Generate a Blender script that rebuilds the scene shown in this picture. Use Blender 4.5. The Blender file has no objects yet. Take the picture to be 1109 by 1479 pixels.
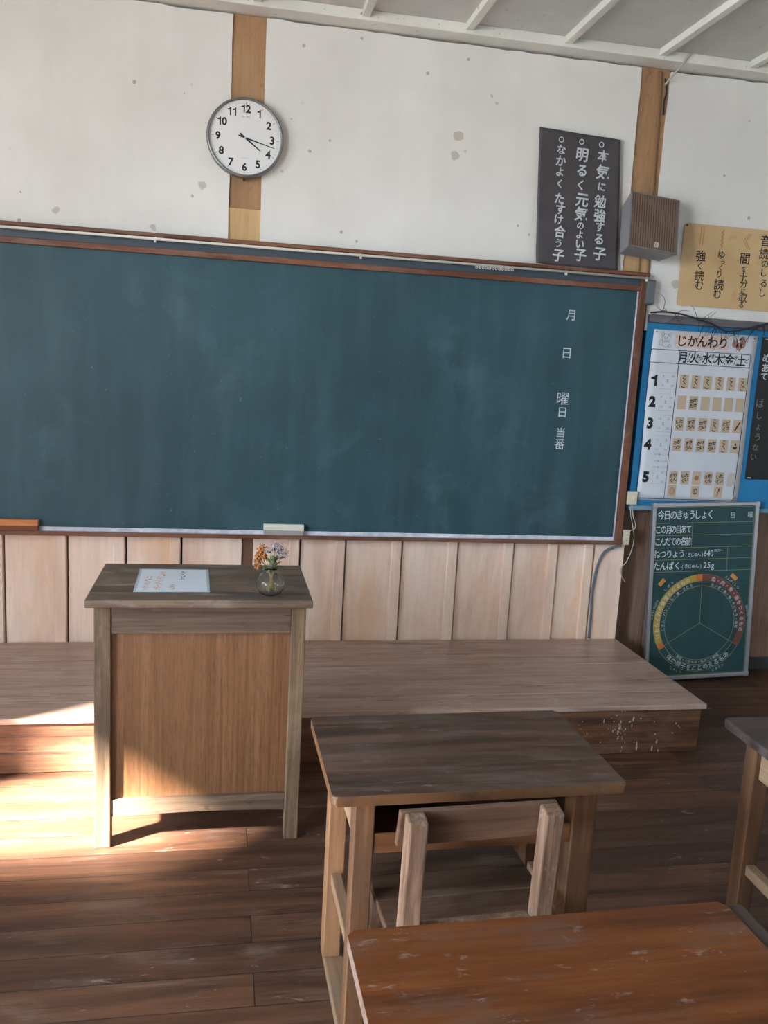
import bpy, bmesh, math, random
from mathutils import Vector, Matrix
random.seed(7)
S = bpy.context.scene
COL = S.collection

# ------------------------------------------------------------------ camera
cam_d = bpy.data.cameras.new('camera'); cam = bpy.data.objects.new('camera', cam_d); COL.objects.link(cam)
cam_d.sensor_fit = 'VERTICAL'; cam_d.sensor_height = 36.0
cam_d.lens = 1236.56 / 1479 * 36.0
cam_d.clip_start = 0.05
r_ = Vector((0.98181314, -0.18182217, 0.05462293)); u_ = Vector((-0.02260148, 0.17372862, 0.98453417)); d_ = Vector((0.18849971, 0.96786314, -0.16645959))
M = Matrix((r_, u_, -d_)).transposed().to_4x4(); M.translation = Vector((0, -4.0188, 1.55))
cam.matrix_world = M
S.camera = cam

# ------------------------------------------------------------------ world, sun, exposure
S.view_settings.view_transform = 'Standard'; S.view_settings.look = 'None'
S.view_settings.gamma = 1.0; S.view_settings.use_curve_mapping = False
S.view_settings.exposure = 0.68
SKY = 34.0; SUN = 125.0
w = bpy.data.worlds.new('world'); S.world = w; w.use_nodes = True
nt = w.node_tree; nt.nodes.clear()
tc = nt.nodes.new('ShaderNodeTexCoord'); sp = nt.nodes.new('ShaderNodeSeparateXYZ'); cr = nt.nodes.new('ShaderNodeValToRGB')
bg = nt.nodes.new('ShaderNodeBackground'); wo = nt.nodes.new('ShaderNodeOutputWorld')
nt.links.new(tc.outputs['Generated'], sp.inputs[0]); nt.links.new(sp.outputs['Z'], cr.inputs[0])
cr.color_ramp.elements[0].position = 0.0; cr.color_ramp.elements[0].color = (.56, .60, .62, 1)
cr.color_ramp.elements[1].position = 0.08; cr.color_ramp.elements[1].color = (.66, .83, 1.0, 1)
nt.links.new(cr.outputs[0], bg.inputs[0]); bg.inputs[1].default_value = SKY; nt.links.new(bg.outputs[0], wo.inputs[0])

AZ, EL = math.radians(28), math.radians(33)
sd = bpy.data.lights.new('sun', 'SUN'); so = bpy.data.objects.new('sun', sd); COL.objects.link(so)
sd.energy = SUN; sd.angle = math.radians(3.6); sd.color = (1, .96, .89)
dirv = Vector((math.cos(EL) * math.cos(AZ), math.cos(EL) * math.sin(AZ), -math.sin(EL)))
so.rotation_euler = dirv.to_track_quat('-Z', 'Y').to_euler(); so.location = (-5, -4, 4)
XL, XR, YB, ZC = -2.7, 4.3, -6.8, 3.05
SILL, HEAD = .8, 2.75
BAYS = [(-2.93, -2.02), (-5.0, -3.75)]
def portal(y0, y1, x, flip=False):
    a = bpy.data.lights.new('window_portal', 'AREA'); o = bpy.data.objects.new('window_portal', a); COL.objects.link(o)
    a.shape = 'RECTANGLE'; a.size = abs(y1 - y0); a.size_y = HEAD - SILL; a.cycles.is_portal = True
    o.location = (x, (y0 + y1) / 2, (SILL + HEAD) / 2)
    o.rotation_euler = Matrix(((0, 0, -1), (-1, 0, 0), (0, 1, 0))).to_euler()   # -Z points to +X
for b in BAYS: portal(b[0], b[1], XL - .02)

# ------------------------------------------------------------------ helpers
def lin(h):
    h = h.lstrip('#'); c = [int(h[i:i + 2], 16) / 255 for i in (0, 2, 4)]
    return tuple((x / 12.92 if x <= .04045 else ((x + .055) / 1.055) ** 2.4) for x in c) + (1,)

class NT:
    def __init__(s, name, rough=.6, spec=.5):
        s.m = bpy.data.materials.new(name); s.m.use_nodes = True; s.t = s.m.node_tree
        s.b = s.t.nodes['Principled BSDF']; s.b.inputs['Roughness'].default_value = rough
        s.b.inputs['Specular IOR Level'].default_value = spec
    def n(s, t, **k):
        q = s.t.nodes.new('ShaderNode' + t)
        for a, b in k.items(): setattr(q, a, b)
        return q
    def l(s, a, b): s.t.links.new(a, b)
    def coord(s, scale=(1, 1, 1), rnd=True):
        tc = s.n('TexCoord'); mp = s.n('Mapping'); mp.inputs['Scale'].default_value = scale
        if rnd:
            oi = s.n('ObjectInfo'); mu = s.n('VectorMath', operation='ADD'); cx = s.n('CombineXYZ'); ml = s.n('Math', operation='MULTIPLY'); ml.inputs[1].default_value = 37.0
            s.l(oi.outputs['Random'], ml.inputs[0])
            for i in range(3): s.l(ml.outputs[0], cx.inputs[i])
            s.l(tc.outputs['Object'], mu.inputs[0]); s.l(cx.outputs[0], mu.inputs[1]); s.l(mu.outputs[0], mp.inputs[0])
        else: s.l(tc.outputs['Object'], mp.inputs[0])
        return mp.outputs[0]
    def noise(s, co, scale=1, detail=6, rough=.6, dist=0):
        q = s.n('TexNoise'); q.inputs['Scale'].default_value = scale; q.inputs['Detail'].default_value = detail
        q.inputs['Roughness'].default_value = rough; q.inputs['Distortion'].default_value = dist; s.l(co, q.inputs['Vector']); return q.outputs['Fac']
    def ramp(s, fac, stops):
        q = s.n('ValToRGB'); e = q.color_ramp.elements
        while len(e) < len(stops): e.new(.5)
        for i, (p, c) in enumerate(stops):
            e[i].position = p; e[i].color = lin(c) if isinstance(c, str) else (c, c, c, 1)
        s.l(fac, q.inputs[0]); return q.outputs[0]
    def mix(s, fac, a, b, mode='MIX'):
        q = s.n('Mix', data_type='RGBA', blend_type=mode)
        if hasattr(fac, 'links'): s.l(fac, q.inputs[0])
        else: q.inputs[0].default_value = fac
        for v, i in ((a, 6), (b, 7)):
            if hasattr(v, 'links'): s.l(v, q.inputs[i])
            else: q.inputs[i].default_value = lin(v)
        return q.outputs[2]
    def col(s, c): s.l(c, s.b.inputs['Base Color'])
    def bump(s, h, strength=.3, dist=.002):
        q = s.n('Bump'); q.inputs['Strength'].default_value = strength; q.inputs['Distance'].default_value = dist
        s.l(h, q.inputs['Height']); s.l(q.outputs[0], s.b.inputs['Normal'])

def plain(name, c, rough=.6, metal=0, spec=.5):
    q = NT(name, rough, spec); q.b.inputs['Base Color'].default_value = lin(c); q.b.inputs['Metallic'].default_value = metal; return q.m

def wood(name, dark, mid, light, axis=0, edge=None, famt=.75, flen=4, rough=.6, wear=None, wear_amt=.5, streak=14, fine=110, crack=0., bump=.35, wear_scale=5, wear2=None, spec=.4):
    q = NT(name, rough, spec)
    sc = [streak] * 3; sc[axis] = 1.2
    c1 = q.coord(tuple(sc)); g = q.noise(c1, 1, 8, .62, .8)
    base = q.ramp(g, [(.30, dark), (.5, mid), (.70, light)])
    sf = [fine] * 3; sf[axis] = flen
    c2 = q.coord(tuple(sf)); f = q.noise(c2, 1, 4, .7)
    fr = q.ramp(f, [(.32, .55), (.55, 1.0)])
    base = q.mix(famt, base, fr, 'MULTIPLY')
    c3 = q.coord((1, 1, 1))
    if wear:
        s3 = [wear_scale * 1.6] * 3; s3[axis] = wear_scale * .6
        c4 = q.coord(tuple(s3)); wn = q.noise(c4, 1, 9, .68, .3)
        wf = q.ramp(wn, [(.51, 0.), (.60, wear_amt)])
        wf = q.mix(1., wf, q.ramp(q.noise(c2, .5, 4, .7), [(.35, .35), (.6, 1.)]), 'MULTIPLY')
        base = q.mix(wf, base, wear)
    if wear2:
        s3 = [wear_scale * 7] * 3; s3[axis] = wear_scale * 3
        c5 = q.coord(tuple(s3)); wn2 = q.noise(c5, 1, 6, .7, .3)
        base = q.mix(q.ramp(wn2, [(.60, 0.), (.68, .55)]), base, wear2)
    if edge:
        tn = q.n('TexCoord'); sx_ = q.n('SeparateXYZ'); q.l(tn.outputs['Normal'], sx_.inputs[0])
        ef = q.ramp(sx_.outputs['Z'], [(.35, .85), (.95, 0.)]); en = q.ramp(q.noise(c3, 22, 5, .6), [(.3, .25), (.5, 1.)])
        base = q.mix(q.mix(1., ef, en, 'MULTIPLY'), base, edge)
    if crack:
        sk = [60] * 3; sk[axis] = 2.2
        c6 = q.coord(tuple(sk)); k = q.noise(c6, 1, 3, .6, .6)
        base = q.mix(q.ramp(k, [(.30, crack), (.36, 0.)]), base, '#1d130e')
    q.col(base)
    mh = q.n('Math', operation='ADD'); q.l(g, mh.inputs[0]); q.l(f, mh.inputs[1]); q.bump(mh.outputs[0], bump, .0015)
    rr = q.ramp(g, [(.3, rough - .12), (.7, min(1, rough + .15))]); q.l(rr, q.b.inputs['Roughness'])
    return q.m

def link(o, parent=None):
    COL.objects.link(o)
    if parent is not None: o.parent = parent
    return o
def finish(name, bm, mat, parent=None, smooth=False, keep=False):
    me = bpy.data.meshes.new(name); bmesh.ops.recalc_face_normals(bm, faces=bm.faces) if not keep else None
    bm.to_mesh(me); bm.free()
    for p in me.polygons: p.use_smooth = smooth
    me.materials.append(mat)
    return link(bpy.data.objects.new(name, me), parent)
def tag(o, label, cat, group=None):
    o['label'] = label; o['category'] = cat
    if group: o['group'] = group
    return o
def struct(o): o['kind'] = 'structure'; return o
def thing(name, label, cat, loc=(0, 0, 0), rot=(0, 0, 0), group=None):
    o = bpy.data.objects.new(name, None); o.empty_display_size = .05; link(o); o.location = loc; o.rotation_euler = rot
    return tag(o, label, cat, group)
def lab(o, t): o['label'] = t; return o

def hexa(bm, P, bev=0, seg=2):
    """8 corners: bottom 4 ccw, top 4 ccw"""
    vs = [bm.verts.new(p) for p in P]
    fs = [bm.faces.new([vs[i] for i in f]) for f in ((3, 2, 1, 0), (4, 5, 6, 7), (0, 1, 5, 4), (1, 2, 6, 5), (2, 3, 7, 6), (3, 0, 4, 7))]
    if bev:
        es = list({e for f in fs for e in f.edges})
        bmesh.ops.bevel(bm, geom=es, offset=bev, segments=seg, affect='EDGES', profile=.5)
def box(bm, x0, x1, y0, y1, z0, z1, bev=0, seg=2):
    x0, x1 = min(x0, x1), max(x0, x1); y0, y1 = min(y0, y1), max(y0, y1)
    hexa(bm, [(x0, y0, z0), (x1, y0, z0), (x1, y1, z0), (x0, y1, z0), (x0, y0, z1), (x1, y0, z1), (x1, y1, z1), (x0, y1, z1)], bev, seg)
def B(name, mat, parent, *boxes, bev=.002, seg=2):
    bm = bmesh.new()
    for b in boxes: box(bm, *b, bev=bev, seg=seg)
    return finish(name, bm, mat, parent)
def prism(bm, pts, axis, a, b, bev=0):
    """polygon pts (2D) extruded along axis 0/1/2 from a to b"""
    def P(p, t):
        return {0: (t, p[0], p[1]), 1: (p[0], t, p[1]), 2: (p[0], p[1], t)}[axis]
    v0 = [bm.verts.new(P(p, a)) for p in pts]; v1 = [bm.verts.new(P(p, b)) for p in pts]; n = len(pts)
    fs = [bm.faces.new(v0[::-1]), bm.faces.new(v1)] + [bm.faces.new([v0[i], v0[(i + 1) % n], v1[(i + 1) % n], v1[i]]) for i in range(n)]
    if bev:
        es = [e for e in set(list(fs[0].edges) + list(fs[1].edges))]
        bmesh.ops.bevel(bm, geom=es, offset=bev, segments=2, affect='EDGES', profile=.5)
def rrect(x0, x1, y0, y1, r, n=5):
    out = []
    for cx, cy, a0 in ((x1 - r, y0 + r, -90), (x1 - r, y1 - r, 0), (x0 + r, y1 - r, 90), (x0 + r, y0 + r, 180)):
        for i in range(n + 1):
            a = math.radians(a0 + 90 * i / n); out.append((cx + r * math.cos(a), cy + r * math.sin(a)))
    return out
def tube(bm, pts, r, n=8, taper=None):
    pts = [Vector(p) for p in pts]; rings = []
    for i, p in enumerate(pts):
        t = (pts[min(i + 1, len(pts) - 1)] - pts[max(i - 1, 0)]).normalized()
        a = t.cross(Vector((0, 0, 1)));
        if a.length < .1: a = t.cross(Vector((0, 1, 0)))
        a.normalize(); b = t.cross(a)
        rr = r if taper is None else r + (taper - r) * i / (len(pts) - 1)
        rings.append([bm.verts.new(p + (a * math.cos(2 * math.pi * k / n) + b * math.sin(2 * math.pi * k / n)) * rr) for k in range(n)])
    for A, Bq in zip(rings, rings[1:]):
        for k in range(n): bm.faces.new([A[k], A[(k + 1) % n], Bq[(k + 1) % n], Bq[k]])
    bm.faces.new(rings[0][::-1]); bm.faces.new(rings[-1])
def smoothpath(pts, n=6):
    pts = [Vector(p) for p in pts]; out = []
    P = [pts[0]] + pts + [pts[-1]]
    for i in range(1, len(P) - 2):
        for k in range(n):
            t = k / n; a, b, c, d = P[i - 1], P[i], P[i + 1], P[i + 2]
            out.append(.5 * ((2 * b) + (c - a) * t + (2 * a - 5 * b + 4 * c - d) * t * t + (-a + 3 * b - 3 * c + d) * t ** 3))
    return out + [pts[-1]]
def lathe(bm, prof, n=40, axis='z', c=(0, 0, 0), close=True):
    rings = []
    for r, z in prof:
        ring = []
        for k in range(n):
            a = 2 * math.pi * k / n
            p = (r * math.cos(a), r * math.sin(a), z) if axis == 'z' else (r * math.cos(a), -z, r * math.sin(a))
            ring.append(bm.verts.new((p[0] + c[0], p[1] + c[1], p[2] + c[2])))
        rings.append(ring)
    for A, Bq in zip(rings, rings[1:]):
        for k in range(n): bm.faces.new([A[k], A[(k + 1) % n], Bq[(k + 1) % n], Bq[k]])
    if close: bm.faces.new(rings[0][::-1]); bm.faces.new(rings[-1])

# lettering: glyph outlines of the built-in font turned to flat meshes
_G = {}
def glyph(ch, bold=0.):
    key = (ch, bold)
    if key not in _G:
        cu = bpy.data.curves.new('g', 'FONT'); cu.body = ch; cu.size = 1; cu.resolution_u = 3; cu.offset = bold
        o = bpy.data.objects.new('g', cu); COL.objects.link(o); dg = bpy.context.evaluated_depsgraph_get()
        me = bpy.data.meshes.new_from_object(o.evaluated_get(dg)); vs = [(v.co.x, v.co.y) for v in me.vertices]; fs = [tuple(p.vertices) for p in me.polygons]
        bpy.data.objects.remove(o); bpy.data.curves.remove(cu); bpy.data.meshes.remove(me)
        if not vs: vs = [(0, 0)]
        xs = [v[0] for v in vs]; ys = [v[1] for v in vs]
        _G[key] = (vs, fs, (min(xs), max(xs), min(ys), max(ys)))
    return _G[key]
def one(bm, cx, cz, h, y, w):
    a = [(cx + .02 * h, cz - h / 2), (cx + .02 * h + w, cz - h / 2), (cx + .02 * h + w, cz + h / 2), (cx + .02 * h + w * .25, cz + h / 2), (cx + .02 * h - w * .2, cz + h * .36), (cx - w * 1.5, cz + h * .30), (cx - w * 1.5, cz + h * .30 - w * .85), (cx + .02 * h, cz + h * .5 - w * 1.9)]
    vs = [bm.verts.new((p[0], y, p[1])) for p in a]; bm.faces.new([vs[i] for i in (0, 1, 2, 7)]); bm.faces.new([vs[i] for i in (2, 3, 4, 7)]); bm.faces.new([vs[i] for i in (4, 5, 6, 7)])
def put(bm, ch, cx, cz, h, y=0., rot=0., sx=1., bold=0., em=False, plane='xz', maxw=None):
    vs, fs, (a, b, c, d) = glyph(ch, bold)
    k = h if em else h / max(d - c, .02)
    if not em and (b - a) * k * sx > h * 1.7: k = h * 1.7 / ((b - a) * sx)
    mx, my = ((a + b) / 2, (c + d) / 2) if not em else ((a + b) / 2, .36)
    cr, sr = math.cos(rot), math.sin(rot); out = []
    for vx, vy in vs:
        px, py = (vx - mx) * k * sx, (vy - my) * k
        qx, qy = px * cr - py * sr, px * sr + py * cr
        out.append(bm.verts.new((cx + qx, y, cz + qy) if plane == 'xz' else (cx + qx, cz + qy, y)))
    for f in fs:
        try: bm.faces.new([out[i] for i in f])
        except ValueError: pass
def line_text(bm, s, x, z, h, pitch, y=0., sx=1., bold=0.):
    for i, ch in enumerate(s):
        if ch != ' ': put(bm, ch, x + pitch * (i + .5), z, h, y, sx=sx, bold=bold, em=True)
def quad(bm, x0, z0, x1, z1, t, y):
    """flat line of width t in the xz plane"""
    a = Vector((x0, 0, z0)); b = Vector((x1, 0, z1)); n = (b - a).normalized().cross(Vector((0, 1, 0))) * t / 2
    vs = [bm.verts.new((p.x, y, p.z)) for p in (a + n, b + n, b - n, a - n)]; bm.faces.new(vs)
def arc(bm, cx, cz, r0, r1, a0, a1, y, n=60, rx=1.):
    P = lambda r, a: bm.verts.new((cx + rx * r * math.sin(a), y, cz + r * math.cos(a)))
    for i in range(n):
        p, q = math.radians(a0 + (a1 - a0) * i / n), math.radians(a0 + (a1 - a0) * (i + 1) / n)
        bm.faces.new([P(r0, p), P(r1, p), P(r1, q), P(r0, q)])

# ------------------------------------------------------------------ materials
def plaster():
    q = NT('wall_plaster', .85, .2); c = q.coord((1, 1, 1), rnd=False)
    n1 = q.noise(c, 1.6, 6, .6); base = q.ramp(n1, [(.3, '#d6d4d0'), (.7, '#e5e4e0')])
    cs = q.coord((5, 5, 1.1), rnd=False); n2 = q.noise(cs, 1, 5, .6)
    base = q.mix(q.ramp(n2, [(.5, 0.), (.75, .35)]), base, '#cfccc5')
    v = q.n('TexVoronoi'); v.inputs['Scale'].default_value = 3.2; q.l(c, v.inputs['Vector'])
    nd = q.noise(c, 22, 3, .6); ad = q.n('Math', operation='MULTIPLY_ADD'); q.l(nd, ad.inputs[0]); ad.inputs[1].default_value = .10; q.l(v.outputs['Distance'], ad.inputs[2])
    base = q.mix(q.ramp(ad.outputs[0], [(.116, .6), (.128, 0.)]), base, '#a49a8b')
    v2 = q.n('TexVoronoi'); v2.inputs['Scale'].default_value = 9; q.l(c, v2.inputs['Vector'])
    ad2 = q.n('Math', operation='MULTIPLY_ADD'); q.l(nd, ad2.inputs[0]); ad2.inputs[1].default_value = .16; q.l(v2.outputs['Distance'], ad2.inputs[2])
    mask = q.ramp(q.noise(c, 2.3, 2, .5), [(.43, 0.), (.5, 1.)])
    sp2 = q.mix(1., q.ramp(ad2.outputs[0], [(.143, .7), (.153, 0.)]), mask, 'MULTIPLY')
    base = q.mix(sp2, base, '#998d7e'); q.col(base); q.bump(q.noise(c, 5, 8, .6), .35, .01); return q.m
MP = plaster()
def painted_ceiling():
    q = NT('ceiling_paint', .7, .3); c = q.coord((1, 1, 1), rnd=False)
    base = q.ramp(q.noise(c, 3, 6, .6), [(.3, '#bfbfba'), (.7, '#d2d2cf')])
    v = q.noise(c, 45, 2, .5); base = q.mix(q.ramp(v, [(.72, 0.), (.76, .7)]), base, '#7a7268'); q.col(base); return q.m
MCEIL = painted_ceiling()
MBEAM = NT('beam_white_paint', .6, .3)
_c = MBEAM.coord((1, 1, 1)); _b = MBEAM.ramp(MBEAM.noise(_c, 4, 6, .6), [(.3, '#d2d1ca'), (.7, '#e4e3dd')]); _b = MBEAM.mix(MBEAM.ramp(MBEAM.noise(_c, 38, 2, .5), [(.70, 0.), (.75, .8)]), _b, '#8a7f74'); MBEAM.col(_b); MBEAM = MBEAM.m

def floor_mat():
    q = NT('floor_boards', .5, .5); c = q.coord((1, 1, 1), rnd=False)
    mp = q.n('Mapping'); mp.inputs['Location'].default_value = (-.112 + .9, .055, 0); q.l(c, mp.inputs[0])
    br = q.n('TexBrick'); br.offset = .5; br.offset_frequency = 2; br.inputs['Scale'].default_value = 1
    br.inputs['Brick Width'].default_value = 1.8; br.inputs['Row Height'].default_value = .1165; br.inputs['Mortar Size'].default_value = .0016; br.inputs['Mortar Smooth'].default_value = .3
    br.inputs['Color1'].default_value = (.0, .0, .0, 1); br.inputs['Color2'].default_value = (1, 1, 1, 1); br.inputs['Mortar'].default_value = (.5, .5, .5, 1)
    q.l(mp.outputs[0], br.inputs['Vector'])
    # per-board offset of the grain
    sep = q.n('SeparateColor'); q.l(br.outputs['Color'], sep.inputs[0])
    cx = q.n('CombineXYZ'); mu = q.n('Math', operation='MULTIPLY'); mu.inputs[1].default_value = 13; q.l(sep.outputs[0], mu.inputs[0]); q.l(mu.outputs[0], cx.inputs[0]); q.l(mu.outputs[0], cx.inputs[2])
    va = q.n('VectorMath', operation='ADD'); q.l(c, va.inputs[0]); q.l(cx.outputs[0], va.inputs[1])
    m1 = q.n('Mapping'); m1.inputs['Scale'].default_value = (1.1, 15, 15); q.l(va.outputs[0], m1.inputs[0])
    g = q.noise(m1.outputs[0], 1, 8, .65, .7); base = q.ramp(g, [(.28, '#382117'), (.5, '#583825'), (.72, '#754e37')])
    tone = q.ramp(sep.outputs[0], [(0, .55), (1, 1.05)]); base = q.mix(1., base, tone, 'MULTIPLY')
    m2 = q.n('Mapping'); m2.inputs['Scale'].default_value = (7, 150, 150); q.l(va.outputs[0], m2.inputs[0])
    f = q.noise(m2.outputs[0], 1, 4, .7); base = q.mix(.6, base, q.ramp(f, [(.3, .5), (.55, 1.)]), 'MULTIPLY')
    m3 = q.n('Mapping'); m3.inputs['Scale'].default_value = (2.2, 9, 9); q.l(va.outputs[0], m3.inputs[0])
    wn = q.noise(m3.outputs[0], 1, 10, .7, .5); base = q.mix(q.mix(1., q.ramp(wn, [(.54, 0.), (.62, .35)]), q.ramp(f, [(.35, .3), (.6, 1.)]), 'MULTIPLY'), base, '#7a6556')
    m4 = q.n('Mapping'); m4.inputs['Scale'].default_value = (9, 24, 24); q.l(va.outputs[0], m4.inputs[0])
    wn2 = q.noise(m4.outputs[0], 1, 6, .7, .5); base = q.mix(q.ramp(wn2, [(.64, 0.), (.68, .5)]), base, '#917f71')
    wn3 = q.noise(m4.outputs[0], .7, 6, .7, .5); base = q.mix(q.ramp(wn3, [(.28, .7), (.36, 0.)]), base, '#2a1a14')
    base = q.mix(br.outputs['Fac'], base, '#150d09'); q.col(base)
    sub = q.n('Math', operation='SUBTRACT'); q.l(g, sub.inputs[0]); m5 = q.n('Math', operation='MULTIPLY'); m5.inputs[1].default_value = 3; q.l(br.outputs['Fac'], m5.inputs[0]); q.l(m5.outputs[0], sub.inputs[1])
    ad = q.n('Math', operation='ADD'); q.l(sub.outputs[0], ad.inputs[0]); q.l(f, ad.inputs[1]); q.bump(ad.outputs[0], .45, .0015)
    q.l(q.ramp(wn, [(.3, .42), (.7, .68)]), q.b.inputs['Roughness'])
    return q.m
MFLOOR = floor_mat()

W_POST = wood('post_wood', '#8d6c4e', '#a6815e', '#b5926e', axis=2, rough=.7, streak=9, fine=70, famt=.35, bump=.15, wear='#8c6a4e', wear_amt=.4, wear2='#6b4c36')
W_POST_PALE = wood('pale_post_wood', '#bc9a6c', '#cba97b', '#d6b88e', axis=2, rough=.7, streak=9, famt=.3, bump=.15)
W_FRAME = wood('board_frame_wood', '#47291f', '#6d4330', '#8a5b42', axis=0, rough=.55, wear='#8f7264', wear_amt=.5)
W_FRAMEV = wood('board_frame_wood_upright', '#47291f', '#6d4330', '#8a5b42', axis=2, rough=.55, wear='#8f7264', wear_amt=.5)
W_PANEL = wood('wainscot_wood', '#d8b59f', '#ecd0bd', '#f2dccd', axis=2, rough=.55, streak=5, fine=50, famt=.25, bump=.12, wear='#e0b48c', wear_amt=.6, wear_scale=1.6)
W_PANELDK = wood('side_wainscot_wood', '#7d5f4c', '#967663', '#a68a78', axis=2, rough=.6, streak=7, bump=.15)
W_LECTOP = wood('lectern_top_wood', '#473830', '#6a5648', '#88735f', axis=0, rough=.42, streak=20, wear='#8f8071', wear_amt=.6, wear2='#352a23', crack=.6, wear_scale=8)
W_LECFR = wood('lectern_frame_wood', '#46362a', '#69523d', '#8c7055', axis=2, rough=.62, streak=26, wear='#85705a', wear_amt=.6, wear2='#3c2d22', crack=.9)
W_LECRAIL = wood('lectern_rail_wood', '#42332a', '#675241', '#8d745c', axis=0, rough=.62, streak=26, wear='#7f6b58', wear_amt=.6, wear2='#35271d', crack=1.)
W_LECPANEL = wood('lectern_plywood', '#64432a', '#785235', '#885f3e', axis=2, rough=.42, streak=60, fine=260, flen=22, famt=.65, bump=.1, wear='#76522f', wear_amt=.35, spec=.5)
W_PLAT = wood('platform_deck_wood', '#80675b', '#a78b7d', '#bfa598', axis=0, rough=.36, streak=22, wear='#baa99f', wear_amt=.5, wear2='#6e594f', crack=.7, spec=.6, wear_scale=7, famt=.6)
W_PLATF = wood('platform_front_wood', '#38231a', '#5e3d29', '#7d563c', axis=0, rough=.55, streak=20, wear='#7f6250', wear_amt=.4, crack=.8)
W_DESK = wood('dark_desk_wood', '#34231b', '#4e382c', '#654c3f', axis=0, rough=.42, wear='#665852', wear_amt=.4, wear2='#7e7169', edge='#6b4a30', wear_scale=8, streak=20)
W_DESK2 = wood('orange_desk_wood', '#45240f', '#603315', '#70401c', axis=0, rough=.42, streak=14, famt=.4, wear='#5a463c', wear_amt=.55, wear2='#84766f', wear_scale=6, edge='#7a6c64', spec=.25)
W_LEG = wood('desk_leg_wood', '#402b1e', '#5f412b', '#775438', axis=2, rough=.55, wear='#4c392d', wear_amt=.6, streak=24, wear2='#35241a', crack=.6)
W_LEGP = wood('pale_leg_wood', '#80593b', '#9c7250', '#ad8462', axis=2, rough=.6, streak=20, wear='#85674f', wear_amt=.5)
W_RAILY = wood('side_rail_wood', '#7a5e48', '#927459', '#a1866b', axis=1, rough=.6, streak=12, wear='#77675a', wear_amt=.6)
W_SHELF = wood('desk_shelf_wood', '#3f2818', '#5f3c23', '#70492d', axis=0, rough=.5)
W_DARK = wood('desk_inside_wood', '#2c1d15', '#3f2b1f', '#4d372a', axis=0, rough=.7)
W_CHAIR = wood('chair_post_wood', '#4f3b2d', '#705645', '#8d7260', axis=2, rough=.6, streak=40, wear='#6e5f55', wear_amt=.7, wear2='#9a887c', crack=.4)
W_CHAIRX = wood('chair_rail_wood', '#48342a', '#614839', '#76594a', axis=0, rough=.5, wear='#54433a', wear_amt=.5)
W_SEAT = wood('chair_seat_wood', '#38281f', '#523c2e', '#6c5242', axis=0, rough=.45, streak=20, wear='#6f6057', wear_amt=.5)
M_DARK = plain('dark_gap', '#1a1411', .9)
M_BLACK = plain('black_paint', '#141414', .5)
M_WHITE = plain('white_plastic', '#d9d3cb', .45)
M_CHALK = plain('white_lettering', '#c4cbd0', .8)
M_INK = plain('black_ink', '#151416', .7)
M_METAL = NT('aluminium', .38); M_METAL.b.inputs['Metallic'].default_value = .85; M_METAL.b.inputs['Base Color'].default_value = lin('#b9babf'); M_METAL = M_METAL.m
M_STEEL = NT('brushed_steel', .35); M_STEEL.b.inputs['Metallic'].default_value = .9; M_STEEL.b.inputs['Base Color'].default_value = lin('#8b8a8c'); M_STEEL = M_STEEL.m
M_GREY = plain('grey_painted_metal', '#6a6b6f', .5)

def chalkboard(name, a, b, dust):
    q = NT(name, .5, .35); c = q.coord((1, 1, 1)); base = q.ramp(q.noise(c, 1.2, 5, .6), [(.3, a), (.7, b)])
    c2 = q.coord((9, 9, 1.2)); base = q.mix(q.ramp(q.noise(c2, 1, 6, .6), [(.45, 0.), (.8, .22)]), base, dust)
    c3 = q.coord((1, 1, 1)); base = q.mix(q.ramp(q.noise(c3, 2.6, 8, .65, .5), [(.55, 0.), (.8, .35)]), base, dust)
    base = q.mix(q.ramp(q.noise(c3, 60, 2, .5), [(.74, 0.), (.77, .6)]), base, dust)
    q.col(base); return q.m
M_BOARD = chalkboard('green_chalkboard', '#27424a', '#2f505a', '#5f7d88')
M_MENU = chalkboard('small_green_chalkboard', '#1f3c3e', '#264849', '#3f6a72')

# ------------------------------------------------------------------ setting: room shell
struct(B('floor', MFLOOR, None, (XL, XR, YB, .12, -.05, 0), bev=0))
struct(B('ceiling', MCEIL, None, (XL, XR, YB, .12, ZC, ZC + .05), bev=0))
bm = bmesh.new(); k = 0
x = .525 - .455 * 7
while x < XR - .1:
    box(bm, x, x + .034, YB, -.1, ZC - .03, ZC + .002, bev=.002); x += .4585
struct(finish('trim_1', bm, MBEAM))                                            # ceiling battens
struct(B('trim_2', MBEAM, None, (XL, XR, -.1, .03, 3.006, ZC), bev=.004))         # cornice board above the front wall
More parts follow.
